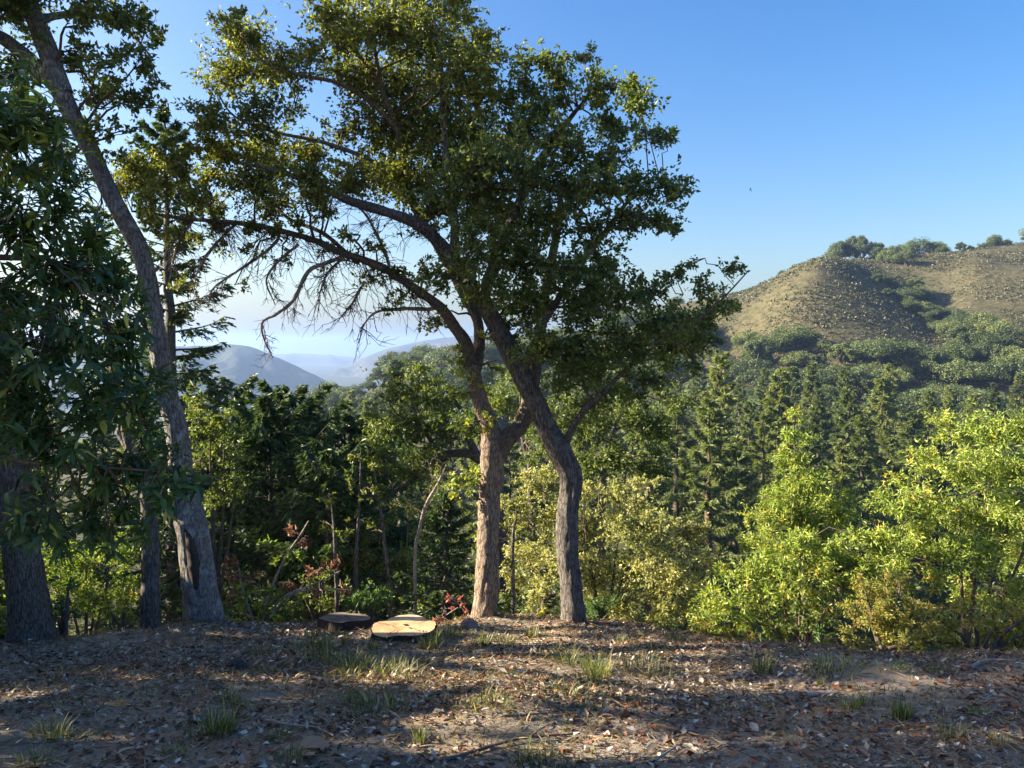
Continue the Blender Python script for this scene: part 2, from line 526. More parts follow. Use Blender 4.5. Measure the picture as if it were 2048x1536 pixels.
def mat_hill():
    m, nt, N, Lk, bs, out = new_mat('chaparral_hill')
    tc = N.new('ShaderNodeTexCoord')
    n1 = N.new('ShaderNodeTexNoise'); n1.inputs['Scale'].default_value = .55; n1.inputs['Detail'].default_value = 7; n1.inputs['Roughness'].default_value = .75
    n2 = N.new('ShaderNodeTexNoise'); n2.inputs['Scale'].default_value = .03; n2.inputs['Detail'].default_value = 4
    Lk.new(tc.outputs['Object'], n1.inputs[0]); Lk.new(tc.outputs['Object'], n2.inputs[0])
    r1 = ramp(N, [(.36, (.034, .036, .02)), (.5, (.062, .059, .031)), (.64, (.092, .08, .046))])
    r2 = ramp(N, [(.36, (.045, .046, .024)), (.5, (.085, .077, .041)), (.64, (.13, .108, .062))])
    Lk.new(n1.outputs[0], r1.inputs[0]); Lk.new(n1.outputs[0], r2.inputs[0])
    rm = ramp(N, [(.42, (0, 0, 0)), (.58, (1, 1, 1))]); Lk.new(n2.outputs[0], rm.inputs[0])
    mx = N.new('ShaderNodeMix'); mx.data_type = 'RGBA'
    Lk.new(rm.outputs[0], mx.inputs['Factor']); Lk.new(r1.outputs[0], mx.inputs[6]); Lk.new(r2.outputs[0], mx.inputs[7])
    Lk.new(mx.outputs[2], bs.inputs['Base Color'])
    bs.inputs['Roughness'].default_value = .95; bs.inputs['Specular IOR Level'].default_value = .1
    b = N.new('ShaderNodeBump'); b.inputs['Strength'].default_value = .5; b.inputs['Distance'].default_value = .7
    Lk.new(n1.outputs[0], b.inputs['Height']); Lk.new(b.outputs[0], bs.inputs['Normal'])
    return m
MH = mat_hill()
hill = link('hill', grid_mesh('hill', np.arange(-150, 430, 2.2), np.arange(160, 440, 2.2),
    lambda x, y: far_z(x, y) - 9 * (1 - sstep(163, 178, y)) - 20 * sstep(415, 440, y), MH))
tag(hill, 'dry scrub-covered hill with a spur ridge across the valley', 'hill', kind='structure')

def mountain(name, label, D, prof, depth, cols, amp, seed, foot=-130):
    px = np.array([p[0] for p in prof]); rw = np.array([p[1] for p in prof])
    U = np.linspace(px[0], px[-1], 200)
    R = np.interp(U, px, rw)
    k = np.ones(9) / 9
    R = np.convolve(np.pad(R, 4, mode='edge'), k, 'valid')
    x = (U - CX) / F * D
    zr = CAMZ + (690 - R) / F * D
    s = np.linspace(-1.0, .4, 60)
    X, Sg = np.meshgrid(x, s)
    Zr = np.tile(zr, (len(s), 1))
    Yg = D + Sg * depth
    t = np.abs(Sg)
    z = Zr + (foot - Zr) * (t ** .9)
    sc = D / 7.0
    n = fbm(np.stack([X / sc + Sg * .8, Sg * .9, X * 0], -1), 5, seed)
    sp_ = 1 - np.abs(fbm(np.stack([X / sc * 2.2 + Sg * 1.2, Sg * .7, X * 0], -1), 3, seed + 8)) * 2
    z = z + (n * amp + sp_ * amp * .7) * sstep(0, .22, t)
    z = z + vnoise(np.stack([X / sc * 14, Sg * 3, X * 0], -1), seed + 3) * amp * .035
    V = np.stack([X, Yg, z], -1).reshape(-1, 3)
    nx, ny = len(x), len(s)
    i = (np.arange(ny - 1) * nx)[:, None]; j = np.arange(nx - 1)[None]
    q = np.stack([i + j, i + j + 1, i + nx + j + 1, i + nx + j], -1).reshape(-1, 4)
    o = link(name, make_mesh(name, V, [q], mat=mat_noise(name + '_cover', cols, 18.0 / D, 8, bump=.6, bscale=60.0 / D, bdist=D * .008), smooth=True))
    return tag(o, label, 'mountain', kind='structure')

mountain('mountain', 'forested blue ridge sloping down to the right', 1500,
    [(-900, 645), (-300, 655), (100, 680), (250, 690), (350, 694), (430, 689), (478, 685), (505, 693), (540, 708), (600, 735), (680, 775), (760, 812), (860, 850)],
    420, [(.35, (.015, .024, .018)), (.6, (.03, .04, .025)), (.75, (.075, .075, .045))], 34, 11)
mountain('mountain', 'pale grassy mountain slope rising to the right behind the oak trunk', 2700,
    [(540, 800), (620, 772), (690, 738), (740, 708), (800, 690), (850, 681), (900, 673), (1000, 670), (1200, 662), (1600, 660), (2100, 660)],
    800, [(.35, (.02, .025, .018)), (.52, (.035, .038, .025)), (.7, (.10, .08, .05))], 40, 23)
mountain('mountain', 'farthest flat-topped tan ridge under the pale sky', 4300,
    [(-900, 690), (200, 716), (430, 714), (560, 709), (600, 707), (640, 707), (655, 712), (690, 711), (715, 717), (760, 724), (900, 730), (1100, 735)],
    1200, [(.35, (.025, .028, .02)), (.52, (.055, .05, .035)), (.7, (.15, .11, .075))], 22, 37)

# ------------------------------------------------------------------ plants
class Plant:
    def __init__(self, name, label, cat, base, seed, group=None):
        self.rng = np.random.default_rng(seed)
        self.seed = seed
        self.root = empty(name, base, label, cat, group)
        self.skel, self.skr = [], []
        self.tw, self.twr = [], []
        self.lv = {}
    def limb(self, name, pts, mat, Y=None, sides=20, rough=.1, step=.03, skel=True, wob=.015, parent=None):
        """pts: (px, py, width_px[, dY]) in the photo at depth Y, or Nx4 world x,y,z,r when Y is None."""
        if Y is not None:
            W = np.array([at(p[0], p[1], Y + (p[3] if len(p) > 3 else 0)) for p in pts])
            R = np.array([p[2] * .5 * (Y + (p[3] if len(p) > 3 else 0)) / F for p in pts])
        else:
            a = np.asarray(pts, float); W, R = a[:, :3], a[:, 3]
        V, q, t, P, Rr = tube(W, R, step, sides, rough, self.seed * 7 + len(self.skel), wob)
        o = link(name, make_mesh(name, V, [q, t], mat=mat, smooth=True), parent or self.root)
        if skel:
            self.skel.append(P); self.skr.append(Rr)
        return o
    def twigs(self, P, R):
        self.tw.append(P); self.twr.append(R)
    def fuzz(self, pts, Y, n=26, ln=.3, down=.5, sub=4):
        """Bare side twigs along a pixel polyline (dead branch)."""
        W = np.array([at(p[0], p[1], Y + (p[3] if len(p) > 3 else 0)) for p in pts])
        P, _ = resample(W, np.ones(len(W)), .02)
        rng = self.rng
        k = rng.integers(2, len(P), n)
        T = norm(np.gradient(P, axis=0))[k]
        d = norm(T * .7 + rng.normal(size=(n, 3)) * .6 + [0, 0, -down * .5])
        L = ln * (.3 + rng.random(n)) 
        s = np.linspace(0, 1, 4)[None, :, None]
        B = P[k][:, None] + d[:, None] * L[:, None, None] * s + rng.normal(size=(n, 4, 3)) * (L * .06)[:, None, None] * s
        self.twigs(B, np.linspace(.0045, .002, 4)[None] * np.ones((n, 1)))
        kk = np.repeat(np.arange(n), sub)
        st = B[kk, rng.integers(1, 4, len(kk))]
        d2 = norm(d[kk] + rng.normal(size=(len(kk), 3)) * .7 + [0, 0, -.2 * down])
        L2 = L[kk] * .45 * (.4 + rng.random(len(kk)))
        C = st[:, None] + d2[:, None] * L2[:, None, None] * s + rng.normal(size=(len(kk), 4, 3)) * (L2 * .07)[:, None, None] * s
        self.twigs(C, np.linspace(.0028, .0015, 4)[None] * np.ones((len(kk), 1)))
    def clumps(self, lst, Y, mat, L=.042, W=.024, lai=1.7, nl=12, dy=.5, up=.3, flat=.8, twig_every=1, spread=1.0, droop=0., branch=True, key=None, sub_r=.34, tuft=False):
        rng = self.rng
        sk = np.vstack(self.skel) if self.skel else None
        sr = np.concatenate(self.skr) if self.skel else None
        out = self.lv.setdefault((key or 'crown', mat.name), [])
        for cl in lst:
            px, py, rp = cl[:3]
            dens = cl[3] if len(cl) > 3 else 1.0
            off = cl[4] if len(cl) > 4 else rng.uniform(-dy, dy)
            c = at(px, py, Y + off)
            r = rp / F * (Y + off)
            self.one_clump(c, r, dens, out, sk, sr, L, W, lai, nl, up, flat, twig_every, droop, branch, sub_r)
    def one_clump(self, c, r, dens, out, sk, sr, L, W, lai, nl, up, flat, twig_every, droop, branch, sub_r):
        rng = self.rng
        nleaf = max(nl * 3, int(dens * lai * math.pi * r * r / (.5 * L * W)))
        ntip = max(3, nleaf // nl)
        nsub = max(3, int(3 + ntip / 13))
        ell = np.array([1, 1, flat])
        sub = c + norm(rng.normal(size=(nsub, 3))) * (rng.random((nsub, 1)) ** .45) * r * .85 * ell
        if branch and sk is not None:
            d = np.linalg.norm(sk - c, axis=1) + .5 * np.maximum(0, sk[:, 2] - c[2])
            k = int(np.argmin(d))
            st = sk[k]; r0 = min(sr[k] * .6, .012 + .02 * r)
            m = 7
            s = np.linspace(0, 1, m)[:, None]
            dist = np.linalg.norm(c - st)
            B = st + (c - st) * s + np.sin(s * math.pi) * np.array([0, 0, .12 * dist]) * (1 - 2 * (droop > 0)) + rng.normal(size=(m, 3)) * min(.05 * dist, .025) * np.sin(s * math.pi)
            self.twigs(np.pad(B[None], ((0, 0), (0, 0), (0, 0))), np.linspace(r0, .005, m)[None])
            s4 = np.linspace(0, 1, 4)[None, :, None]
            o = B[rng.integers(m // 2, m, nsub)]
            G = o[:, None] + (sub - o)[:, None] * s4 + rng.normal(size=(nsub, 4, 3)) * .06 * r * np.sin(s4 * math.pi)
            self.twigs(G, np.linspace(.0055, .003, 4)[None] * np.ones((nsub, 1)))
        k = rng.integers(0, nsub, ntip)
        tip = sub[k] + rng.normal(size=(ntip, 3)) * sub_r * r * ell
        a = sub[k]
        dv = tip - a
        ln = np.linalg.norm(dv, axis=1, keepdims=True)
        dv = dv / np.maximum(ln, 1e-6)
        tl = np.minimum(ln, 9 * L)
        a2 = tip - dv * tl
        m = ntip // twig_every
        if m:
            s3 = np.linspace(0, 1, 3)[None, :, None]
            src = a[:m]
            G = src[:, None] + (tip[:m] - src)[:, None] * s3 + rng.normal(size=(m, 3, 3)) * (ln[:m] * .08)[:, None] * np.sin(s3 * math.pi)
            rr = min(.0026, L * .05)
            self.twigs(G, np.linspace(rr, rr * .5, 3)[None] * np.ones((m, 1)))
        t = rng.random((ntip, nl, 1)) * .8 + .25
        P = a2[:, None] + (dv * tl)[:, None] * t + rng.normal(size=(ntip, nl, 3)) * L * .25
        D = norm(dv)[:, None] * .6 + rng.normal(size=(ntip, nl, 3)) * .75 + np.array([0, 0, -droop])
        N = rng.normal(size=(ntip, nl, 3)) * .75 + np.array([0, 0, up])
        n = ntip * nl
        sz = rng.uniform(.6, 1.15, n)
        g = leaf_geo(P.reshape(-1, 3), D.reshape(-1, 3), N.reshape(-1, 3), L * sz, W * sz * rng.uniform(.8, 1.15, n), rng)
        # neighbouring leaves share a tone, shoots differ
        tone = np.repeat(np.repeat(rng.normal(size=ntip) * .16, nl), 4) + rng.normal() * .08
        out.append((g[0], g[1], np.clip(g[2] * .75 + .1 + tone, 0, 1)))
    def finish(self, twig_mat=None, names=None):
        twig_mat = twig_mat or M['twig']
        if self.tw:
            parts = [(lambda r: (r[0], [r[1]]))(thin_tubes(p, r)) for p, r in zip(self.tw, self.twr)]
            V, fs = merge(parts)
            o = link('twigs', make_mesh('twigs', V, [np.vstack(fs)], mat=twig_mat, smooth=True), self.root)
            o['kind'] = 'stuff'
        for (nm, mn), lst in self.lv.items():
            if not lst: continue
            V, fs = merge([(g[0], [g[1]]) for g in lst])
            me = make_mesh(nm, V, [np.vstack(fs)], np.concatenate([g[2] for g in lst]), bpy.data.materials[mn])
            o = link(nm, me, self.root)
            o['kind'] = 'stuff'
        return self.root

# ---- the two large oaks in the middle
Y1, Y2 = 7.35, 7.05
oakA = Plant('oak_tree', 'live oak with brown furrowed straight trunk that forks, long limb arching left', 'tree', on_ground(969, 1250), 1)
bA = M['bark_brown']
oakA.limb('trunk', [(968, 1262, 58), (969, 1240, 51), (971, 1180, 47), (973, 1080, 45), (976, 1000, 44), (983, 940, 46), (988, 895, 46), (980, 850, 34), (966, 810, 31), (954, 770, 30), (945, 735, 29)], bA, Y1, 40, .10, .02)
long_limb = oakA.limb('limb', [(945, 738, 27), (932, 690, 25), (905, 650, 22), (880, 615, 20), (840, 585, 18), (785, 548, 17), (735, 525, 15), (680, 505, 14), (635, 484, 12), (590, 470, 11), (530, 455, 10), (470, 445, 9), (400, 438, 7), (330, 432, 6), (265, 425, 4)], M['bark_limb'], Y1, 20, .1, .025)
oakA.limb('limb', [(990, 905, 40), (1012, 876, 36), (1040, 845, 32, .15), (1060, 790, 28, .3), (1075, 700, 24, .5), (1090, 600, 20, .6), (1110, 500, 16, .7), (1120, 400, 12, .7)], M['bark_limb'], Y1, 24, .1, .025)
oakA.limb('limb', [(948, 745, 24), (958, 690, 22, .2), (955, 640, 20, .4), (925, 580, 18, .5), (880, 500, 17, .5), (835, 430, 16, .5), (815, 360, 14, .4), (790, 250, 12, .3), (765, 170, 9, .3), (745, 60, 6, .2)], M['bark_limb'], Y1, 20, .1, .03)
oakA.limb('limb', [(700, 512, 8), (650, 470, 8, .1), (585, 440, 7, .3), (540, 400, 6, .4), (480, 350, 5, .4)], M['bark_limb'], Y1, 12, .1, .04)
oakA.limb('limb', [(792, 255, 11, .3), (740, 205, 9, .3), (670, 165, 8, .2), (600, 150, 7, .1), (530, 130, 5), (480, 70, 3)], M['bark_limb'], Y1, 12, .1, .04)
oakA.limb('limb', [(765, 170, 8, .3), (720, 110, 7, .2), (670, 50, 5, .1), (640, -10, 4)], M['bark_limb'], Y1, 12, .1, .04)
oakA.limb('limb', [(815, 365, 11, .4), (740, 320, 9, .3), (650, 285, 8, .2), (560, 265, 6, .1), (470, 235, 4), (430, 180, 3)], M['bark_limb'], Y1, 12, .1, .04)
DEAD = [[(682, 517, 9), (650, 528, 8), (619, 542, 8), (592, 597, 7), (560, 624, 6), (530, 642, 5), (532, 679, 4), (548, 715, 2)],
        [(868, 618, 9), (853, 622, 8), (806, 617, 7), (756, 622, 5), (724, 656, 2)],
        [(550, 483, 7), (528, 506, 6), (482, 538, 5), (432, 574, 4), (423, 606, 2)],
        [(680, 520, 6), (655, 545, 5), (645, 575, 3), (640, 604, 2)],
        [(724, 565, 5), (705, 606, 4), (685, 633, 2)],
        [(592, 492, 6), (555, 524, 5), (537, 560, 4), (555, 606, 2)],
        [(470, 446, 6), (430, 490, 5), (400, 540, 3), (392, 585, 2)],
        [(774, 538, 7), (760, 478, 6), (737, 428, 5), (700, 395, 3)],
        [(385, 436, 5), (360, 480, 4), (350, 520, 2)]]
for d in DEAD:
    oakA.limb('dead_branch', d, M['dead'], Y1, 8, .12, .03, skel=False, wob=.03, parent=long_limb)
    oakA.fuzz(d, Y1, 30, .22)
oakA.fuzz([(330, 432), (470, 445), (590, 470), (735, 525), (840, 585)], Y1, 130, .38, 1.0, 5)
CA = [(470, 60, 50), (520, 105, 65), (462, 165, 60), (560, 150, 65), (612, 100, 45, .6), (440, 235, 55), (405, 285, 42, .8), (510, 235, 60), (590, 215, 35, .4), (470, 30, 28, .7),
      (690, 60, 75), (640, 20, 45, .7), (760, 40, 85), (720, 150, 75), (830, 70, 80), (800, 165, 85), (890, 60, 75), (890, 150, 85), (955, 105, 60), (975, 180, 65), (760, 260, 75), (850, 260, 90), (945, 270, 85), (700, -40, 70), (800, -50, 80), (905, -15, 50),
      (470, 310, 62), (540, 300, 65), (620, 310, 60, .8), (690, 260, 50, .7), (430, 355, 50, .8), (520, 365, 65), (600, 375, 60), (680, 345, 60), (760, 350, 75), (840, 360, 80),
      (385, 400, 40, .6), (440, 415, 45, .6), (560, 430, 48, .8), (650, 420, 45, .75), (700, 515, 26, .35, 0), (640, 490, 26, .35, 0), (560, 470, 32, .4, 0), (500, 460, 32, .45, 0), (430, 452, 34, .5, 0), (760, 550, 24, .35, 0), (820, 578, 24, .45, 0), (450, 500, 34, .3), (390, 480, 30, .4), (330, 460, 34, .5), (360, 560, 32, .3, 1.0), (330, 350, 50), (270, 345, 55), (230, 370, 40), (300, 395, 45, .8), (360, 330, 40, .8), (290, 430, 35, .5), (345, 300, 35, .7),
      (740, 560, 28, .5), (800, 540, 30, .5), (850, 545, 35, .6), (800, 600, 30, .5), (860, 640, 30, .6), (600, 450, 28, .6), (700, 470, 30, .4), (760, 495, 30, .4), (500, 500, 30, .25), (560, 520, 30, .25), (640, 530, 25, .2), (470, 570, 28, .2)]
oakA.clumps(CA, Y1, M['oak'], dy=.9, lai=3.5, sub_r=.40, L=.046, W=.027, twig_every=3)
oakA.clumps([(935, 735, 36, .8, 0), (925, 790, 38, .8, -.1), (945, 845, 30, .7, -.1), (915, 705, 24, .8, 0), (950, 955, 34, .7, -.15), (905, 965, 38, .7, -.1), (985, 790, 34, .6, .1), (990, 655, 34, .7, .1), (915, 1000, 24, .6, -.1), (975, 830, 25, .6, -.15), (1000, 740, 30, .6, .2)],
             Y1, M['sprout'], L=.05, W=.03, lai=1.5, key='trunk_sprouts')
oakA.finish()

oakB = Plant('oak_tree', 'live oak with dark bent trunk leaning left and crossing the brown trunk', 'tree', on_ground(1145, 1262), 2)
bB = M['bark_dark']
oakB.limb('trunk', [(1152, 1272, 74), (1150, 1250, 56), (1144, 1200, 46), (1138, 1140, 42), (1135, 1080, 41), (1136, 1020, 40), (1140, 975, 42), (1138, 945, 46), (1118, 905, 48), (1095, 860, 42), (1070, 805, 40), (1042, 750, 39), (1012, 695, 38), (985, 645, 36), (960, 598, 34), (930, 560, 31), (900, 520, 30)], bB, Y2, 40, .08, .02)
oakB.limb('limb', [(902, 524, 29), (880, 490, 26), (852, 458, 23), (820, 438, 21), (780, 424, 19), (740, 412, 18), (700, 400, 16), (655, 380, 13), (610, 362, 11), (550, 342, 8), (480, 325, 5)], bB, Y2, 20, .1, .025)
oakB.limb('limb', [(960, 598, 26), (985, 540, 24, .1), (1010, 470, 20, .2), (1045, 390, 17, .2), (1090, 310, 13, .2), (1140, 240, 9, .2), (1180, 190, 6, .2)], bB, Y2, 18, .1, .03)
oakB.limb('limb', [(1040, 745, 20), (1065, 700, 17, -.1), (1090, 640, 14, -.2), (1140, 560, 12, -.2), (1200, 480, 9, -.1), (1260, 400, 7), (1320, 370, 4)], bB, Y2, 16, .1, .03)
oakB.limb('limb', [(1128, 888, 16), (1140, 862, 14, -.1), (1160, 830, 13, -.2), (1195, 795, 10, -.3), (1250, 740, 8, -.4), (1330, 680, 6, -.4), (1420, 620, 4, -.4), (1490, 545, 2.5, -.4)], bB, Y2, 14, .1, .03)
oakB.limb('limb', [(905, 525, 20), (910, 450, 17, .1), (900, 360, 14, .1), (890, 250, 11, .1), (880, 130, 8, 0), (870, 40, 5, 0)], bB, Y2, 16, .1, .03)
CB = [(1070, 115, 42), (1110, 145, 45, .8), (1165, 110, 30, .7), (1055, 180, 42), (1130, 195, 42, .7), (1085, 225, 45, .8), (1185, 145, 22, .6),
      (1210, 185, 48), (1262, 175, 38), (1285, 220, 42), (1222, 250, 50, .8), (1300, 262, 38), (1335, 275, 22, .8), (1240, 300, 35, .7),
      (1030, 260, 65), (1115, 290, 65), (1190, 315, 48, .8),
      (1030, 340, 85), (1120, 365, 75), (1210, 385, 62), (1285, 370, 58), (1345, 390, 40), (1325, 440, 34), (1250, 440, 55), (1370, 375, 22, .7), (930, 370, 90), (960, 330, 70),
      (990, 430, 85), (1080, 440, 75, .8), (1170, 455, 50, .6), (940, 480, 75), (1040, 520, 85), (1130, 540, 65), (1200, 520, 48), (1345, 455, 22, .6), (880, 430, 60), (900, 300, 70),
      (880, 560, 45, .6), (975, 590, 55, .8), (1060, 610, 75), (1150, 620, 75), (1230, 600, 55), (1010, 660, 40, .7), (1180, 560, 60),
      (1290, 585, 45), (1335, 560, 36, .6), (1400, 570, 40, .6), (1450, 545, 30, .4), (1480, 540, 20, .35), (1275, 550, 25, .4), (1370, 525, 22, .35), (1330, 640, 65), (1405, 640, 55), (1455, 610, 35, .7), (1250, 690, 75), (1345, 700, 55), (1160, 710, 75), (1085, 690, 55), (1200, 790, 60, .7), (1290, 770, 50, .7), (1130, 760, 50, .7), (1400, 690, 40, .6), (1390, 725, 28, .6)]
oakB.clumps(CB, Y2, M['oak_dark'], dy=.9, lai=3.7, sub_r=.40, L=.046, W=.027, twig_every=3)
oakB.fuzz([(902, 524), (852, 458), (740, 412), (610, 362)], Y2, 70, .3, .8, 4)
oakB.finish()

# ---- leaning grey oak on the left and its neighbours
Y3 = 6.95
oakC = Plant('oak_tree', 'grey lichen-barked oak leaning left with thick scarred base', 'tree', on_ground(408, 1258), 3)
bC = M['bark_grey']
trunkC = oakC.limb('trunk', [(412, 1272, 99), (409, 1250, 81), (403, 1200, 70), (396, 1140, 63), (388, 1080, 60), (378, 1030, 58), (366, 970, 49), (357, 900, 42), (346, 830, 39), (332, 770, 37), (318, 700, 35), (308, 640, 33), (298, 570, 33), (278, 500, 33), (248, 440, 33), (215, 375, 32), (182, 305, 32), (150, 240, 33), (125, 185, 37)], bC, Y3, 44, .07, .02)
oakC.limb('limb', [(128, 190, 40), (108, 140, 38), (90, 90, 36), (68, 40, 33), (40, -20, 30), (0, -110, 26), (-40, -220, 20)], bC, Y3, 24, .08, .025)
oakC.limb('limb', [(122, 180, 30), (90, 150, 28), (55, 118, 27), (15, 85, 25), (-40, 50, 22), (-120, 10, 18)], bC, Y3, 20, .08, .025)
oakC.limb('limb', [(352, 1046, 26), (325, 1000, 24, -.1), (292, 945, 20, -.2), (262, 905, 17, -.3), (235, 860, 13, -.3)], bC, Y3, 16, .1, .025)
oakC.limb('limb', [(70, 40, 16), (130, 30, 14, .2), (200, 35, 11, .4), (260, 60, 8, .5), (300, 110, 4, .5)], bC, Y3, 12, .1, .03)
scar = oakC.limb('bark_scar', [(370, 1058, 6, -.115), (382, 1095, 20, -.125), (388, 1135, 24, -.135), (394, 1178, 8, -.15)], mat_noise('scar_wood', [(.3, (.02, .017, .014)), (.7, (.07, .058, .05))], 30), Y3, 12, .15, .02, skel=False, parent=trunkC)
scar['label'] = 'dark bare strip where bark has fallen away'
oakC.clumps([(180, 30, 55), (245, 35, 55), (300, 50, 35, .8), (160, 105, 45), (230, 115, 55, .8), (295, 135, 38, .7), (200, 185, 50, .8), (268, 195, 48, .7), (312, 175, 28, .6), (180, 255, 40, .7), (250, 262, 34, .5), (215, 300, 30, .5), (320, 215, 20, .5),
             (100, -60, 80), (250, -60, 70), (30, 30, 70, .8), (-40, -40, 110), (-130, 60, 110), (150, -140, 110), (-60, -180, 120), (140, 330, 50, .6, .6), (80, 260, 60, .7, .5), (200, 420, 40, .5, .6), (30, 150, 60, .7)],
            Y3, M['oak_dark'], L=.05, W=.03, dy=.6, lai=3.4, twig_every=2)
oakC.finish()

oakD = Plant('oak_tree', 'thick dark furrowed oak trunk under the hanging laurel leaves', 'tree', on_ground(62, 1284), 4)
oakD.limb('trunk', [(64, 1300, 120), (63, 1278, 88), (62, 1240, 74), (55, 1180, 68), (48, 1110, 64), (40, 1050, 64), (25, 960, 67), (5, 850, 62), (-20, 700, 62), (-40, 550, 55), (-60, 400, 48), (-90, 200, 40), (-120, 0, 30)], mat_bark('ridged_bark', (.035, .03, .026), (.22, .185, .16), scale=1.25, bump=1.0), 6.15, 44, .1, .022)
oakD.limb('limb', [(-60, 420, 40), (-140, 330, 34, .3), (-260, 220, 28, .8), (-400, 120, 18, 1.2)], M['bark_dark'], 6.15, 16, .1, .03)
oakD.clumps([(-140, 100, 130), (-260, 150, 130), (-80, -60, 120), (-380, 60, 150), (-60, 230, 80), (-220, -80, 150), (-330, 280, 120), (-200, 330, 90), (-480, 200, 130), (-120, -220, 140), (-350, -150, 150)], 6.15, M['oak_dark'], L=.05, W=.03, dy=.9, lai=1.5)
oakD.finish()

oakE = Plant('slim_tree', 'slim dark brown tree trunk beside the leaning grey oak', 'tree', on_ground(302, 1270), 5)
oakE.limb('trunk', [(302, 1282, 44), (302, 1262, 37), (303, 1210, 34), (305, 1150, 34), (303, 1090, 32), (298, 1030, 28), (285, 960, 24), (262, 890, 20), (240, 800, 16), (220, 700, 12), (200, 600, 8)], M['bark_dark'], 6.6, 32, .12, .018)
oakE.clumps([(230, 760, 60), (190, 640, 60), (150, 700, 60), (200, 540, 55), (140, 560, 60)], 6.6, M['oak_dark'], L=.05, W=.026, dy=.4)
oakE.finish()

# ---- foreground laurel: 300 nearest leaves are parts, the rest one mass
def laurel():
    rng = np.random.default_rng(77)
    Yb = 2.75
    bx, by = -3.0, 2.9
    root = Plant('bay_laurel', 'dark glossy bay laurel with long pointed leaves hanging beside the thick oak trunk', 'tree', (bx, by, tz(bx, by)), 6)
    z0 = tz(bx, by)
    root.limb('trunk', [(bx, by, z0 - .05, .09), (bx + .05, by, z0 + .7, .075), (bx - .02, by + .05, z0 + 1.5, .06), (bx + .03, by, z0 + 2.4, .045), (bx, by, z0 + 3.3, .02)], M['bark_grey'], None, 16, .08, .04)
    for p in ([(bx, by, z0 + .8, .03), (-2.5, 2.85, 1.15, .022), (-2.0, 2.8, 1.25, .014), (-1.6, 2.75, 1.22, .008), (-1.25, 2.7, 1.2, .004)],
              [(bx, by, z0 + 1.3, .03), (-2.5, 2.8, 1.8, .022), (-2.0, 2.75, 1.95, .014), (-1.6, 2.7, 1.95, .008)],
              [(bx, by, z0 + 1.7, .03), (-2.5, 2.8, 2.2, .02), (-2.0, 2.75, 2.4, .012), (-1.65, 2.75, 2.5, .006)]):
        root.limb('limb', p, M['twig'], None, 8, .1, .05)
    C = [(40, 190, 70, .8), (20, 300, 90), (110, 300, 60, .8), (130, 400, 75), (40, 440, 100), (195, 470, 55, .8), (140, 560, 100), (40, 600, 105), (240, 580, 50, .8), (120, 700, 110), (235, 690, 70), (30, 760, 105), (200, 800, 95), (90, 880, 105), (305, 830, 40, .7), (285, 640, 30, .7), (280, 915, 65), (360, 945, 50, .8), (200, 950, 75), (320, 985, 55, .8), (70, 990, 55), (170, 1040, 50), (250, 1020, 50), (232, 1090, 30, .8), (392, 960, 25, .7), (120, 1060, 40, .8), (330, 760, 28, .6), (60, 130, 35, .6), (60, 1040, 55), (130, 1085, 38), (30, 1065, 40), (200, 1075, 34), (290, 1055, 30, .8), (345, 900, 40, .7), (300, 760, 45, .8), (260, 800, 60), (270, 660, 45), (220, 560, 55), (170, 480, 60), (90, 240, 60),
         (-80, 400, 120), (-80, 650, 120), (-90, 880, 110), (-60, 220, 100), (-200, 520, 120), (-200, 760, 110)]
    sk = np.vstack(root.skel); sr = np.concatenate(root.skr)
    protos = [big_leaf(1, w, c, f, wv) for w, c, f, wv in ((.27, .18, .35, 0), (.25, .32, .25, .006), (.30, .06, .5, .01), (.24, .5, .4, .02))]
    leaves = []
    for cl in C:
        px, py, rp = cl[:3]; dens = cl[3] if len(cl) > 3 else 1
        c = at(px, py, Yb + rng.uniform(-.35, .25)); r = rp / F * Yb
        nt = max(4, int(dens * 5.2 * math.pi * r * r / (.0013) / 8))
        k = int(np.argmin(np.linalg.norm(sk - c, axis=1)))
        s = np.linspace(0, 1, 6)[:, None]
        B = sk[k] + (c - sk[k]) * s + rng.normal(size=(6, 3)) * .02 * np.sin(s * math.pi)
        root.twigs(B[None], np.linspace(min(.006, sr[k]), .003, 6)[None])
        tip = c + norm(rng.normal(size=(nt, 3))) * (rng.random((nt, 1)) ** .5) * r * [1, 1.1, .95]
        src = B[rng.integers(3, 6, nt)]
        s4 = np.linspace(0, 1, 4)[None, :, None]
        G = src[:, None] + (tip - src)[:, None] * s4 + np.sin(s4 * math.pi) * np.array([0, 0, .02])
        root.twigs(G, np.linspace(.0028, .0015, 4)[None] * np.ones((nt, 1)))
        dv = norm(tip - src + [0, 0, .04])
        for i in range(nt):
            tone = rng.random()
            m = rng.integers(6, 11)
            for j in range(m):
                a = j * 2.4 + rng.normal() * .3
                e1 = np.cross(dv[i], [0, 0, 1.0]); e1 /= max(np.linalg.norm(e1), 1e-3)
                e2 = np.cross(dv[i], e1)
                d = dv[i] * (.35 + .5 * j / m) + (e1 * math.cos(a) + e2 * math.sin(a)) * .8 + np.array([0, 0, -.22]) + rng.normal(size=3) * .12
                d = d / np.linalg.norm(d)
                nrm = np.array([0, 0, 1.0]) + dv[i] * .4 + rng.normal(size=3) * .35
                p = tip[i] - dv[i] * .055 * (1 - j / m)
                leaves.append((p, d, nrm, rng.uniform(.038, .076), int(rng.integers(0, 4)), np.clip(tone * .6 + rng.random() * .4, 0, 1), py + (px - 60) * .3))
    # those that show largest: in view and nearest
    def visible(l):
        p = l[0]; px = CX + F * p[0] / p[1]
        return px > 10 and 60 < row_of(p[2], p[1]) < 1150
    order = sorted(range(len(leaves)), key=lambda i: (not visible(leaves[i]), leaves[i][0][1]))
    top = set(order[:300])
    shared = {}
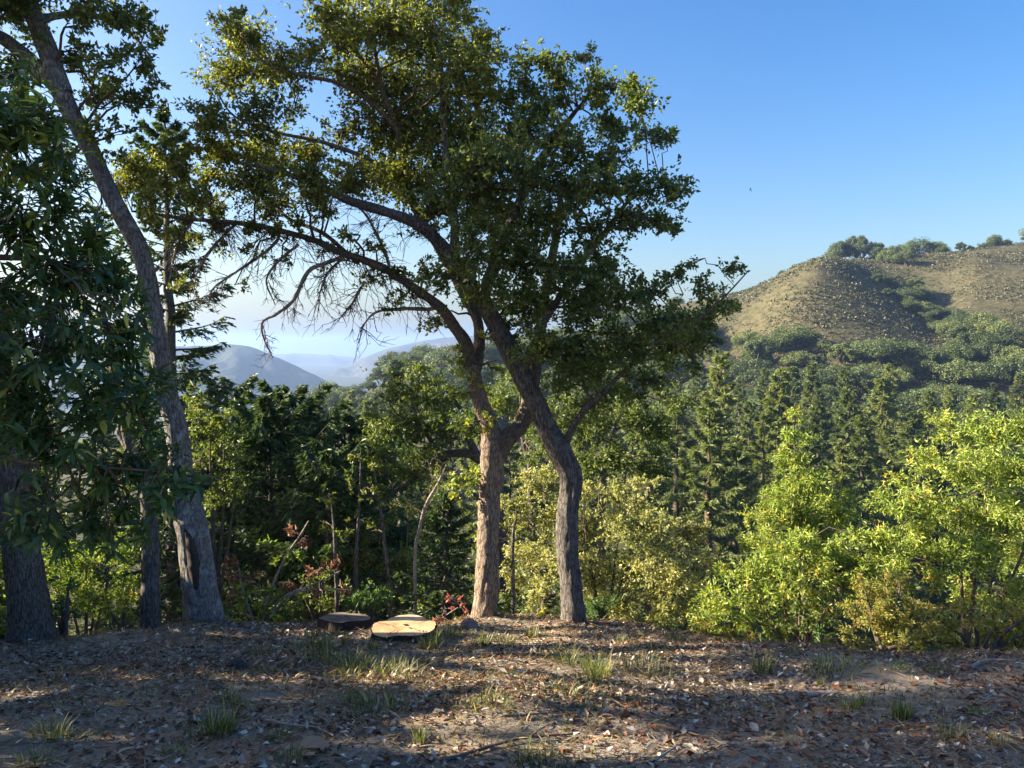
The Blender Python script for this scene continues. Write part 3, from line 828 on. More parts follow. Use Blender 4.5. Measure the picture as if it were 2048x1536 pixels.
    def frame(l):
        p, d, nrm = l[:3]
        y = np.cross(nrm, d); y = y / np.linalg.norm(y)
        return d, y, np.cross(d, y)
    rest = {'bay': [], 'bay_light': []}
    for i, l in enumerate(leaves):
        x, y, z = frame(l)
        mk = 'bay_light' if ((l[5] > .8 and rng.random() < .55) or (l[6] < 420 and l[5] > .45 and rng.random() < .5)) else 'bay'  # more pale leaves toward upper left: backlight put into the leaf colour
        if i in top:
            q = min(4, int(l[5] * 5))
            key = (l[4], q, mk)
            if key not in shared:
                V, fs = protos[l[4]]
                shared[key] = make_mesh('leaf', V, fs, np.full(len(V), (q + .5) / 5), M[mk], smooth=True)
            o = bpy.data.objects.new('leaf', shared[key])
            COL.objects.link(o)
            o.parent = root.root
            o.matrix_parent_inverse = Matrix.Translation(-Vector(root.root.location))
            s = l[3]
            o.matrix_basis = Matrix(((x[0] * s, y[0] * s, z[0] * s, l[0][0]), (x[1] * s, y[1] * s, z[1] * s, l[0][1]), (x[2] * s, y[2] * s, z[2] * s, l[0][2]), (0, 0, 0, 1)))
        else:
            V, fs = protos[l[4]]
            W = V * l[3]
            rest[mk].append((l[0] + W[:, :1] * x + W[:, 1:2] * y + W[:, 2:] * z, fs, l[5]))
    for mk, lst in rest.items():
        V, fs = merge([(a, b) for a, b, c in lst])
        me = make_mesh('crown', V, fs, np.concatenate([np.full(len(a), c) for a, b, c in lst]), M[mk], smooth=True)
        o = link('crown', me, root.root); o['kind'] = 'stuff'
    root.finish()
laurel()

# ------------------------------------------------------------------ conifers
def conifer(seed, h, rb, nb, L, W, sprays, leaflets, top_pow=.85, low=.1, droop=.5, lift=.2, bark=None, leafm=None, sides=10, drop=.25):
    """Returns list of (name, mesh, stuff?) for a layered conifer standing at the origin."""
    rng = np.random.default_rng(seed)
    r0 = h * .017 + .03
    tv = tube([(0, 0, -.3), (0, 0, h * .3), (0, 0, h * .65), (0, 0, h)], [r0, r0 * .75, r0 * .42, .012], h / 30, sides, .08, seed, wob=.02 * h / 10)
    trunk = make_mesh('trunk', tv[0], [tv[1], tv[2]], mat=bark or M['bark_far'], smooth=True)
    BP, BR, G = [], [], []
    for i in range(nb):
        f = low + (1 - low) * ((i + rng.random() * .8) / nb) ** .92
        z = f * h
        ln = rb * (max(0, 1 - (f - low * .4) / (1 - low * .4))) ** top_pow * rng.uniform(.6, 1.15) + .05 * rb
        if rng.random() < .06: ln *= .5
        az = i * 2.39996 + rng.normal() * .35
        el = -.16 + .85 * f ** 2 + rng.normal() * .12 + lift * .3
        s = np.linspace(0, 1, 6)
        out = np.array([math.cos(az), math.sin(az), 0])
        P = np.array([0, 0, z]) + out * (s * ln * math.cos(el * .7))[:, None] + np.array([0, 0, 1.0]) * (math.sin(el) * s * ln - droop * drop * ln * s ** 2 + .2 * ln * s ** 4)[:, None]
        BP.append(P); BR.append(np.linspace(r0 * .22 * (1 - f) + .006, .004, 6))
        side = np.array([-out[1], out[0], 0])
        t = rng.uniform(.12, 1.02, sprays)
        B = np.stack([np.interp(t, s, P[:, k]) for k in range(3)], 1)
        sg = rng.choice([-1, 1], sprays)
        sl_ = ln * .42 * (1.15 - t * .75) * rng.uniform(.5, 1.1, sprays)
        d = norm(out * .75 + side * (sg * rng.uniform(.3, 1.0, sprays))[:, None] + np.array([0, 0, -.16]) + rng.normal(size=(sprays, 3)) * .16)
        u = rng.random((sprays, leaflets, 1))
        Q = B[:, None] + d[:, None] * sl_[:, None, None] * u
        Q[..., 2] -= (sl_[:, None, None] * u ** 2 * droop * .35)[..., 0]
        dd = d[:, None] + rng.normal(size=(sprays, leaflets, 3)) * .33 + [0, 0, -.08]
        nn = np.array([0, 0, 1.0]) + rng.normal(size=(sprays, leaflets, 3)) * .75
        n = sprays * leaflets
        sz = rng.uniform(.6, 1.25, n)
        g = leaf_geo(Q.reshape(-1, 3), dd.reshape(-1, 3), nn.reshape(-1, 3), L * sz, W * sz, rng, .12, .1)
        tone = np.repeat(np.repeat(t * .25 + rng.normal(size=sprays) * .1, leaflets), 4)
        G.append((g[0], g[1], np.clip(g[2] * .5 + tone + .1 + rng.normal() * .06, 0, 1)))
    V, q = thin_tubes(np.array(BP), np.array(BR), 4)
    br = make_mesh('branches', V, [q], mat=bark or M['bark_far'], smooth=True)
    V, fs = merge([(g[0], [g[1]]) for g in G])
    fo = make_mesh('crown', V, [np.vstack(fs)], np.concatenate([g[2] for g in G]), leafm or M['conifer'])
    return [('trunk', trunk, 0), ('branches', br, 1), ('crown', fo, 1)]

def plant_at(name, label, cat, parts, loc, scale=1.0, rz=0, group=None):
    o = empty(name, loc, label, cat, group)
    o.scale = (scale,) * 3 if not isinstance(scale, tuple) else scale
    o.rotation_euler = (0, 0, rz)
    for nm, me, stuff in parts:
        c = bpy.data.objects.new(nm, me); COL.objects.link(c); c.parent = o
        if stuff: c['kind'] = 'stuff'
    return o

def near_conifer(label, px, top, Y, rb, seed, nb, sprays, leaflets, L, W, name='conifer_tree', topow=.6, droop=.5, low=.1, mat=None, zb=None):
    p = at(px, top, Y)
    z = tz(p[0], Y) if zb is None else zb
    return plant_at(name, label, 'tree', conifer(seed, p[2] - z, rb, nb, L, W, sprays, leaflets, topow, low, droop, leafm=mat or M['conifer_near'], bark=M['bark_dark']), (p[0], Y, z), 1, seed)

near_conifer('tall conifer with flat drooping sprays behind the leaning grey oak', 330, 238, 14.0, 1.7, 31, 100, 40, 10, .11, .035, topow=.5)
near_conifer('broad bushy dark conifer with sunlit top right of the leaning oak', 585, 798, 15.5, 2.7, 32, 85, 62, 13, .13, .036, topow=.42, low=.03)
near_conifer('dark conifer between the leaning oak and the bushy conifer', 455, 775, 17.5, 2.6, 33, 85, 46, 11, .13, .036, topow=.45, low=.03)
near_conifer('dark conifer whose sprays reach toward the dead grey stem', 690, 850, 15.0, 2.3, 34, 80, 46, 11, .12, .034, topow=.5, low=.03)
near_conifer('bushy dark conifer in front of its taller neighbours behind the far stump', 540, 822, 12.6, 1.9, 37, 80, 52, 12, .11, .032, topow=.45, low=.03)
near_conifer('low dark conifer just behind the far stump and slim stems', 655, 905, 11.6, 1.6, 38, 70, 40, 10, .1, .028, topow=.5, low=.03)
near_conifer('young layered conifer sapling left of the brown oak trunk', 893, 985, 8.6, .65, 35, 70, 16, 8, .07, .016, name='conifer_sapling', topow=.8, low=.05)
near_conifer('shaded conifer filling the gap behind the young understory trees', 800, 860, 19, 2.6, 36, 70, 40, 9, .15, .048, topow=.5, low=.03)

# far prototypes
def far_oak(seed, w=9.0, h=7.0, lobes=30, per=260, L=.36, leafm=None):
    rng = np.random.default_rng(seed)
    G = []
    asp = rng.uniform(.8, 1.4)
    for i in range(lobes):
        a = rng.uniform(0, 2 * math.pi); rr = math.sqrt(rng.random()) * w * .36
        zc = h * (.30 + .48 * (1 - (rr / (w * .4)) ** 2) * rng.uniform(.5, 1.1))
        c = np.array([math.cos(a) * rr * asp, math.sin(a) * rr, zc]) + rng.normal(size=3) * [.4, .4, .5]
        r = w * rng.uniform(.07, .19)
        u = norm(rng.normal(size=(per, 3)))
        P = c + u * r * (rng.random((per, 1)) ** .3) * [1, 1, .8] * (1 + .25 * vnoise(u * 2.5 + i * 3, seed))[:, None]
        g = leaf_geo(P, rng.normal(size=(per, 3)), u * .9 + rng.normal(size=(per, 3)) * .5 + [0, 0, .3], L * rng.uniform(.5, 1.1, per), L * .6 * rng.uniform(.6, 1.1, per), rng)
        G.append((g[0], g[1], np.clip(g[2] * .6 + .1 + rng.normal() * .13, 0, 1)))
    V, fs = merge([(g[0], [g[1]]) for g in G])
    crown = make_mesh('crown', V, [np.vstack(fs)], np.concatenate([g[2] for g in G]), leafm or M['far_oak'])
    parts = []
    for k in range(4):
        a = k * 1.7 + rng.random()
        e = np.array([math.cos(a) * w * .22, math.sin(a) * w * .22, h * .62])
        t = tube([(0, 0, -.4), (0, 0, h * .15), tuple(e * .5 + [0, 0, h * .05]), tuple(e)], [.26, .2, .13, .05], .4, 8, .08, seed + k, .1)
        parts.append((t[0], [t[1], t[2]]))
    V, fs = merge(parts)
    trunk = make_mesh('trunk', V, fs, mat=M['bark_far'], smooth=True)
    return [('trunk', trunk, 0), ('crown', crown, 1)]

REDS = [conifer(100 + i, 22, r, 76, .46, .14, 40, 7, tp, .05, .6) for i, (r, tp) in enumerate(((5.4, 1.0), (4.5, .95), (6.0, 1.1), (5.0, 1.15)))]
REDN = [conifer(120 + i, 24, r, 80, .34, .09, 62, 8, tp, .05, .5) for i, (r, tp) in enumerate(((6.2, 1.05), (5.2, 1.0)))]
OAKS = [far_oak(200 + i, w, h) for i, (w, h) in enumerate(((9, 7), (8, 7.5), (10.5, 7), (7, 6), (9, 5.5), (6, 8)))]
GOLD = [far_oak(220, 7, 8, 18, 240, .4, M['far_gold'])]

rs = random.Random(5)
def far(parts, name, label, cat, px, Y, h, h0, group, dz=0):
    x = (px - CX) / F * Y
    z = tz(x, Y) + dz
    s = h / h0
    return plant_at(name, label, cat, parts, (x, Y, z), (s * rs.uniform(.9, 1.3), s * rs.uniform(.9, 1.3), s * rs.uniform(.96, 1.1)), rs.uniform(0, 6.28), group)

RL = 'dark green layered redwood among the conifers filling the valley'
RG = 'redwoods filling the valley'
UNIQ = {(1440, 768): 'big broad redwood with dark layered boughs just past the low oak branch tips', (1560, 790): 'redwood directly behind the pointed bay sapling', (1830, 815): 'redwood rising between the bay sapling and the large bay bush'}
def red(px, top, Y, k=None):
    """Redwood whose tip reaches photo row top at depth Y."""
    zt = at(px, top, Y)[2]
    x = (px - CX) / F * Y
    h = zt - tz(x, Y)
    if h < 7: return
    near = Y < 84
    far(REDN[rs.randrange(2)] if near else REDS[rs.randrange(4)], 'redwood_tree', RL if (px, top) not in UNIQ else UNIQ[(px, top)], 'tree', px, Y, min(h, 34), 24 if near else 22, RG if (px, top) not in UNIQ else None)
for px, top, Y in [(1440, 768, 72), (1355, 800, 66), (1265, 800, 60), (1170, 830, 56), (1090, 850, 52), (1020, 860, 58), (1560, 790, 88), (1500, 800, 100), (1625, 722, 120), (1585, 745, 128), (1690, 735, 132), (1780, 720, 140), (1765, 760, 112), (1860, 770, 118), (1830, 815, 92), (1900, 785, 126), (1950, 790, 116), (1990, 770, 130), (2040, 760, 124), (1700, 800, 100), (1640, 790, 106), (1730, 830, 86), (1530, 850, 78), (1620, 880, 70), (1880, 850, 88), (1960, 860, 84), (2040, 850, 90), (2090, 800, 110), (1475, 880, 60), (1690, 900, 66), (1780, 900, 70), (960, 850, 64), (880, 850, 70), (820, 800, 110), (740, 830, 90), (700, 800, 140), (640, 800, 130), (780, 790, 150), (600, 800, 150), (540, 800, 160), (870, 790, 140), (930, 780, 150), (480, 800, 150), (420, 795, 140), (640, 890, 50), (740, 880, 45), (560, 900, 40), (460, 850, 38), (860, 900, 44), (360, 800, 50), (280, 820, 45), (200, 830, 50), (100, 840, 48), (30, 830, 52), (1330, 720, 140), (1400, 720, 150), (1250, 730, 130), (1150, 740, 140), (1080, 740, 130), (2150, 760, 120), (2200, 800, 90), (-60, 820, 55), (1480, 760, 135), (1530, 745, 145), (1420, 850, 54), (1300, 880, 48)]:
    red(px, top, Y)

OG = 'live oaks on the hillside'
OL = 'rounded live oak on the wooded lower slope of the hill'
TL_PX = [600, 700, 780, 860, 900, 960, 1300, 1480, 1580, 1640, 1700, 1800, 1860, 1920, 1960, 2048, 2200]
TL_RW = [775, 770, 740, 705, 735, 700, 640, 662, 672, 700, 676, 672, 700, 690, 650, 690, 690]
pts = []
tries = 0
rr_ = np.random.default_rng(9)
n_oak = 0
while n_oak < 270 and tries < 20000:
    tries += 1
    px = rr_.uniform(600, 2200); Y = rr_.uniform(140, 310)
    x = (px - CX) / F * Y
    z = tz(x, Y) if Y < 165 else float(far_z(np.array([x]), np.array([Y]))[0])
    rw = row_of(z + 2, Y)
    if Y > ridge_y(px) * .995 or rw > 850: continue
    gully = 1750 < px < 1920 and abs(rw - np.interp(px, [1750, 1920], [545, 655])) < 26
    if rw < np.interp(px, TL_PX, TL_RW) and not gully: continue
    h = rr_.uniform(3.5, 10.5) if not gully else rr_.uniform(3, 6.5)
    if any((x - a) ** 2 + (Y - b) ** 2 < ((1.2 if gully else 2.2) + .25 * h) ** 2 for a, b in pts): continue
    pts.append((x, Y)); n_oak += 1
    parts = OAKS[rr_.integers(0, 6)]
    s = h / 7
    if gully:
        lab, grp = 'dark oak in the gully beside the bare spur', 'oaks in the gully'
    else:
        lab, grp = OL, OG
    plant_at('oak_tree', lab, 'tree', parts, (x, Y, z - .3), (s * rr_.uniform(.95, 1.4), s * rr_.uniform(.95, 1.4), s), rr_.uniform(0, 6.28), grp)
for px, h in [(1563, 4.5), (1590, 4.8), (1628, 5.5), (1655, 6.5), (1678, 8), (1700, 9), (1722, 8.5), (1745, 7.5), (1790, 6.5), (1812, 6), (1838, 6.5), (1862, 7), (1880, 6), (1915, 5.5), (1935, 5), (1960, 4.5), (1990, 5), (2010, 5.5), (2042, 8), (2070, 8), (2100, 7), (1345, 6), (1420, 5), (1300, 6), (1240, 7)]:
    Y = float(ridge_y(px)) * rs.uniform(.94, .98)
    h *= rs.uniform(.7, 1.5)
    px += rs.uniform(-8, 8)
    x = (px - CX) / F * Y
    s = h / 7
    plant_at('oak_tree', 'oak standing against the sky on the crest of the hill', 'tree', OAKS[rs.randrange(6)], (x, Y, float(far_z(np.array([x]), np.array([Y]))[0]) - 1.1 * s), (s, s, s), rs.uniform(0, 6), 'oaks along the hill crest')
for px, row, Y in [(1752, 545, 300), (1770, 560, 290), (1785, 540, 300), (1805, 560, 285)]:
    x = (px - CX) / F * Y
    plant_at('oak_tree', 'dark oak in the gully beside the bare spur', 'tree', OAKS[rs.randrange(6)], (x, Y, float(far_z(np.array([x]), np.array([Y]))[0]) - .3), 1.0, rs.uniform(0, 6), 'oaks in the gully')
for px, Y, h in [(1475, 150, 8), (1480, 120, 9), (1845, 168, 8), (1820, 165, 8), (1470, 168, 6)]:
    x = (px - CX) / F * Y
    plant_at('broadleaf_tree', 'yellow-green broadleaf tree standing out among the dark valley conifers', 'tree', GOLD[0], (x, Y, tz(x, Y)), (h / 8,) * 3, rs.uniform(0, 6), 'yellow-green trees in the valley')

# low chaparral on the open slopes (too many to count)
def chaparral():
    rng = np.random.default_rng(14)
    n = 30000
    px = np.where(rng.random(n) < .88, rng.uniform(1430, 2200, n), rng.uniform(820, 980, n)); Y = rng.uniform(190, 335, n)
    x = (px - CX) / F * Y
    z = far_z(x, Y)
    ok = Y < ridge_y(px) * 1.03
    dens = vnoise(np.stack([x / 9, Y / 9, x * 0], -1), 71)
    ok &= dens + .5 * vnoise(np.stack([x / 30, Y / 30, x * 0], -1), 73) > rng.uniform(-1.0, .65, n)
    x, Y, z = x[ok], Y[ok], z[ok]
    n = len(x); k = 4
    r = rng.uniform(.25, .8, n)
    u = norm(rng.normal(size=(n, k, 3)))
    u[..., 2] = np.abs(u[..., 2])
    P = np.stack([x, Y, z], -1)[:, None] + u * r[:, None, None] * [1, 1, .75]
    g = leaf_geo(P.reshape(-1, 3), rng.normal(size=(n * k, 3)), (u + rng.normal(size=u.shape) * .3).reshape(-1, 3), np.repeat(r, k) * .9, np.repeat(r, k) * .7, rng)
    tone = np.repeat(np.repeat(rng.random(n), k), 4)
    o = link('chaparral', make_mesh('chaparral', g[0], [g[1]], g[2] * .4 + tone * .6, mat_leaf('chaparral_leaf', G_=1.2, cols=[(0, (.04, .046, .022)), (.5, (.06, .062, .03)), (1, (.088, .082, .042))], transl=.2)))
    tag(o, 'low dry scrub covering the open slopes of the hill', 'scrub', kind='stuff')
chaparral()

# ------------------------------------------------------------------ middle-distance bushes
def bush(name, label, base, Y, mat, clumps, seed, stems=(), L=.05, W=.02, lai=1.7, cat='bush', **kw):
    b = at(base[0], base[1], Y)
    b[2] = tz(b[0], Y)
    p = Plant(name, label, cat, b, seed)
    if not stems:
        cc = sorted(clumps, key=lambda c: -c[2])[:5]
        stems = []
        for c in cc:
            e = at(c[0], c[1], Y)
            stems.append([(*b + [p.rng.normal() * .04, p.rng.normal() * .04, -.1], .028), (*(b * .6 + e * .4 + [0, 0, .05]), .02), (*e, .008)])
        for s in stems: p.limb('stem', s, M['twig'], None, 8, .1, .06)
    else:
        for s in stems: p.limb('stem', s, kw.get('smat', M['bark_dark']), Y, 12, .1, .04)
    kw.pop('smat', None)
    extra = kw.pop('extra', None)
    p.clumps(clumps, Y, mat, L=L, W=W, lai=lai * 1.45, twig_every=6, **kw)
    if extra:
        p.clumps(extra[1], Y, extra[0], L=extra[2], W=extra[3], lai=extra[4], twig_every=1, key=extra[5], **{k: v for k, v in kw.items()})
    p.finish()
    return p

bush('leafy_tree', 'olive leafy young tree just right of the leaning grey oak', (430, 1250), 8.5, M['oak_dark'],
     [(385, 815, 36), (420, 855, 46), (450, 900, 50), (400, 920, 50), (430, 980, 50, .8), (470, 960, 40, .7), (380, 790, 20, .7), (445, 840, 32, .8), (380, 880, 40, .8)], 41, L=.05, W=.026, cat='tree', dy=.4, lai=1.4)
bush('oak_tree', 'dark dense oak with low crooked limbs behind the brown trunk', (840, 1200), 13.5, M['oak_dark'],
     [(800, 790, 55), (850, 770, 50), (890, 800, 50), (830, 850, 60), (780, 860, 55), (890, 870, 55), (760, 920, 55), (820, 930, 55), (880, 930, 45, .8), (740, 980, 45, .7), (790, 750, 30), (840, 740, 30), (930, 840, 45), (720, 1010, 40, .6)], 42,
     stems=[[(1010, 1180, 30), (1000, 1050, 26), (990, 960, 24), (950, 912, 20), (900, 908, 16), (860, 925, 14), (820, 960, 12), (780, 990, 8), (730, 1020, 5)], [(955, 912, 18), (940, 880, 14), (925, 830, 10), (900, 780, 6)], [(880, 910, 10), (850, 860, 7), (830, 800, 5)]], L=.06, W=.034, cat='tree', dy=.8)
bush('oak_tree', 'shaded oak behind the dark bent trunk with thin forked stems', (1050, 1150), 12.0, M['oak_dark'],
     [(1010, 800, 55), (1070, 840, 55, .8), (1130, 830, 60), (1200, 850, 60), (1260, 830, 60), (1310, 860, 55), (1180, 920, 50, .8), (1250, 920, 55), (1060, 900, 40, .6), (1310, 930, 45), (1350, 800, 45, .8), (1040, 760, 40, .7)], 43,
     stems=[[(1070, 1150, 16), (1062, 1000, 13), (1058, 930, 11), (1045, 880, 8), (1040, 820, 5)], [(1062, 950, 9), (1085, 900, 7), (1100, 860, 5)], [(1200, 1150, 18), (1205, 1000, 15), (1215, 900, 10), (1240, 820, 6)]], L=.055, W=.03, cat='tree', dy=1.0)
bush('shrub_oak', 'broad pale golden-green shrub oak behind the two centre trunks', (1210, 1260), 9.6, M['pale'],
     [(1060, 970, 40), (1110, 960, 40), (1160, 985, 45), (1040, 1030, 45), (1100, 1040, 55), (1170, 1060, 60), (1230, 990, 45), (1290, 1000, 45), (1240, 1060, 60), (1310, 1060, 55), (1370, 1070, 45), (1400, 1060, 28, .8), (1050, 1100, 50), (1110, 1120, 60), (1180, 1140, 60), (1250, 1140, 60), (1320, 1140, 60), (1380, 1140, 50), (1030, 1160, 40), (1090, 1190, 50, .8), (1250, 1210, 60), (1330, 1210, 55), (1390, 1200, 45), (1180, 1210, 50, .8), (1010, 1010, 28, .7), (1265, 960, 25, .7), (980, 1080, 30, .7), (1300, 965, 22, .6), (1410, 1110, 30)], 44, L=.045, W=.026, lai=1.5, dy=.5)
bush('bay_sapling', 'tall pointed yellow-green bay sapling rising before the redwoods', (1600, 1290), 10.5, M['bay_light'],
     [(1590, 835, 18, 1.1), (1592, 870, 28), (1585, 915, 38), (1605, 960, 48), (1575, 990, 48), (1640, 990, 42), (1550, 1020, 42), (1680, 1030, 42), (1610, 1040, 55), (1520, 1040, 32, .8), (1640, 1090, 55), (1570, 1100, 55), (1690, 1000, 24, .7), (1500, 1080, 24, .7)], 45,
     stems=[[(1612, 1300, 12), (1608, 1180, 10), (1600, 1050, 8), (1594, 940, 5), (1589, 850, 2.5)], [(1620, 1300, 10), (1632, 1150, 8), (1640, 1040, 5)]], L=.066, W=.019, lai=1.8, dy=.35, smat=M['twig'], nl=9)
bush('bay_bush', 'bright yellow-green bay bush in front of the pointed sapling', (1590, 1300), 8.6, M['bay_light'],
     [(1540, 1090, 45), (1600, 1080, 50), (1660, 1090, 45), (1500, 1140, 45), (1560, 1150, 55), (1630, 1160, 55), (1690, 1140, 45), (1470, 1190, 40, .8), (1530, 1210, 50), (1450, 1150, 28, .7), (1600, 1220, 50, .6), (1440, 1220, 40, .8), (1490, 1240, 40, .8), (1400, 1240, 35, .8), (1660, 1215, 40, .8), (1725, 1120, 34, .9), (1700, 1180, 38, .9), (1745, 1170, 34, .8), (1760, 1120, 28, .7), (1720, 1065, 36, .9), (1750, 1095, 38, .9), (1735, 1140, 40, 1), (1420, 1190, 35, .8), (1440, 1260, 28, .8), (1550, 1260, 30, .7)], 46, L=.066, W=.019, lai=1.6, dy=.3, nl=9)
bush('bay_bush', 'large bright bay bush reaching out past the scrub toward the bare pale twigs', (1930, 1300), 8.8, M['bay_light'],
     [(1880, 850, 32), (1930, 870, 40), (1990, 860, 50), (2050, 850, 50), (1850, 920, 45, .9), (1910, 930, 50), (1980, 940, 60), (2050, 940, 60), (1800, 960, 28, .8), (1790, 1010, 45), (1850, 1000, 55), (1920, 1020, 60), (1990, 1030, 60), (2060, 1030, 60), (1770, 1070, 40), (1830, 1080, 55), (1900, 1110, 55, .8), (1980, 1110, 55), (2050, 1120, 60), (1930, 1180, 45, .8), (2010, 1190, 50), (2070, 1190, 50), (1780, 1130, 35, .7), (1860, 1160, 40, .6), (2120, 950, 80), (2130, 1080, 80)], 47, L=.066, W=.019, lai=1.7, dy=.45, nl=9)
for i, (lab, base, Y, mat, cl, L, W) in enumerate([
    ('airy olive scrub bush with thin stems between the two bay bushes', (1770, 1310), 7.6, 'scrub', [(1730, 1180, 38, .9), (1770, 1210, 40, 1), (1800, 1170, 36, .9), (1830, 1220, 38, 1), (1740, 1240, 34, 1), (1790, 1255, 34, 1), (1700, 1220, 25, .8), (1850, 1255, 30, 1), (1760, 1275, 26, 1), (1690, 1260, 22, .9)], .04, .012),
    ('rusty olive scrub bush with tall curling stems at the foot of the large bay bush', (1960, 1330), 6.9, 'scrub', [(1890, 1250, 40, .9), (1940, 1230, 38, .9), (1990, 1260, 40, 1), (2040, 1240, 42, 1), (1910, 1290, 32, 1), (1970, 1295, 30, 1), (2030, 1290, 35, 1), (1860, 1285, 26, 1), (2080, 1260, 50, 1), (2000, 1215, 28, .7), (1920, 1200, 22, .6)], .04, .016),
    ('low gold-lit scrub at the ground edge below the airy bush', (1760, 1320), 6.8, 'scrub', [(1720, 1285, 24, 1), (1760, 1292, 22, 1), (1805, 1294, 22, 1), (1845, 1302, 20, 1), (1690, 1275, 18, 1), (1890, 1312, 20, 1), (1940, 1318, 20, 1), (2000, 1320, 20, 1), (1655, 1280, 16, .8)], .035, .016),
    ('dark fern-like shrub at the foot of the bent oak trunk', (1195, 1262), 7.7, 'fern', [(1185, 1215, 24), (1210, 1235, 24), (1180, 1245, 20), (1215, 1205, 18, .8)], .06, .012),
    ('small dark shrub behind the far stump', (740, 1245), 7.9, 'fern', [(735, 1180, 26), (755, 1205, 24), (715, 1205, 20), (745, 1225, 22)], .06, .016),
    ('dark shadowed shrub under the bright bay bush', (1610, 1290), 7.9, 'oak_dark', [(1600, 1225, 28), (1635, 1245, 30), (1590, 1260, 24), (1650, 1215, 20, .7)], .05, .024),
    ('pale small-leaved sprig between the two centre trunks', (1075, 1255), 7.7, 'sprout', [(1060, 1235, 15, .8), (1085, 1220, 15, .8), (1050, 1250, 12, .8), (1100, 1245, 12, .7)], .045, .026),
    ('low green fern clump at the ground edge before the bay bush', (1650, 1310), 6.9, 'fern', [(1640, 1270, 18, .7), (1665, 1285, 16, .7), (1625, 1292, 12, .7)], .06, .016),
    ('feathery grey-green bush between thick and slim trunks', (170, 1270), 9.0, 'lit', [(120, 1110, 45, .7), (170, 1130, 55, .7), (230, 1110, 50, .6), (130, 1180, 50, .7), (190, 1200, 50, .7), (250, 1170, 45, .7), (60, 1150, 50, .6), (0, 1130, 60, .7)], .05, .02),
    ('gold-lit little bush against the slim trunk', (245, 1275), 7.6, 'sprout', [(220, 1225, 26, .6), (250, 1215, 24, .6), (265, 1245, 24, .7), (230, 1260, 22, .7), (205, 1250, 20, .6)], .045, .025),
    ('bright low bush left of the thick oak trunk', (8, 1280), 7.4, 'sprout', [(10, 1230, 24), (-10, 1255, 28), (20, 1260, 16), (-40, 1225, 40)], .05, .02),
    ('small dark sapling standing between the thick and slim trunks', (128, 1286), 6.4, 'bay', [(125, 1200, 18, .6), (140, 1225, 20, .6), (118, 1235, 18, .6), (135, 1180, 12, .6)], .06, .022),
    ('sunlit green understory tree left of the brown trunk', (800, 1240), 11.5, 'oak_dark', [(760, 1050, 40, .5), (820, 1010, 40, .45), (850, 1060, 40, .5), (740, 1100, 40, .5), (800, 1120, 45, .5), (690, 1080, 25, .4), (850, 1130, 40, .6), (870, 980, 40, .6), (700, 1140, 40, .5), (780, 1180, 45, .6), (860, 1200, 35, .6)], .05, .028),
    ('leafy green bush behind the far stump in dappled light', (640, 1240), 8.7, 'oak_dark', [(600, 1180, 35, .4), (650, 1200, 40, .5), (690, 1190, 35, .5), (640, 1150, 35, .4), (560, 1200, 35, .5), (700, 1230, 30, .6), (600, 1230, 30, .6)], .05, .026),
    ('low green growth right of the stumps behind the red sprig', (900, 1245), 8.6, 'lit', [(850, 1225, 24, .7), (880, 1210, 24, .6), (920, 1225, 20, .6), (1000, 1230, 28, .6), (1030, 1200, 28, .5), (830, 1200, 28, .5)], .05, .026),
    ('grassy gold undergrowth below the pale shrub oak', (1330, 1265), 8.2, 'scrub', [(1290, 1255, 28, .7), (1340, 1258, 28, .7), (1400, 1262, 30, .7), (1250, 1260, 22, .7), (1450, 1272, 24, .7), (1500, 1280, 22, .7)], .06, .01)]):
    bush('bush', lab, base, Y, M[mat], cl, 60 + i, L=L, W=W, dy=.2, lai=1.5)

# shrub with brown dead leaves beside the leaning oak
bush('shrub', 'straggly shrub with brown withered leaves beside the leaning oak base', (520, 1252), 7.9, M['lit'],
     [(545, 1200, 26, .7), (560, 1230, 26, .8), (600, 1200, 22, .6), (560, 1120, 26, .4), (600, 1110, 22, .4), (490, 1190, 30, .6), (480, 1230, 28, .6), (520, 1235, 24, .7), (530, 1090, 18, .3)], 90,
     stems=[[(520, 1258, 6), (540, 1190, 5), (570, 1120, 4), (600, 1070, 3), (615, 1040, 2)], [(525, 1258, 5), (560, 1200, 4), (620, 1170, 3), (680, 1140, 2)], [(530, 1250, 5), (580, 1190, 4), (640, 1178, 3), (700, 1182, 2)], [(510, 1255, 5), (490, 1180, 4), (478, 1120, 2)]],
     L=.06, W=.028, lai=1.2, smat=M['dead'], dy=.2,
     extra=(M['dry'], [(480, 1130, 24, .5), (500, 1160, 24, .5), (590, 1065, 14, .5), (600, 1085, 14, .5), (570, 1165, 22, .5), (620, 1150, 22, .5), (650, 1135, 16, .5), (675, 1130, 12, .5), (640, 1180, 14, .5), (470, 1200, 26, .6), (490, 1240, 22, .7), (690, 1180, 9, .5), (465, 1150, 20, .6)], .07, .03, 1.1, 'withered_leaves'))
# red sprig
bush('red_leaved_sapling', 'small sapling with coral red autumn leaves beside the brown oak trunk', (930, 1250), 7.0, M['red'],
     [(880, 1234, 9, .8), (868, 1238, 7, .7), (890, 1197, 8, .8), (900, 1195, 6, .7), (921, 1197, 5, .7), (926, 1208, 4, .6), (905, 1217, 4, .6), (932, 1222, 3, .6)], 91,
     stems=[[(936, 1252, 2.5), (930, 1230, 2.5), (915, 1210, 2.2), (898, 1198, 1.8)], [(917, 1213, 2.2), (900, 1224, 2), (884, 1235, 1.6)], [(922, 1216, 2), (924, 1205, 1.6), (921, 1196, 1.4)]], L=.034, W=.017, lai=.8, smat=M['dead'], dy=.05, nl=5)
bush('shrub', 'heap of rusty withered leaves between the slim trunk and the leaning oak', (345, 1258), 7.4, M['dry'], [(340, 1240, 16, .8), (355, 1250, 16, .8), (325, 1250, 14, .8)], 92, L=.06, W=.03)

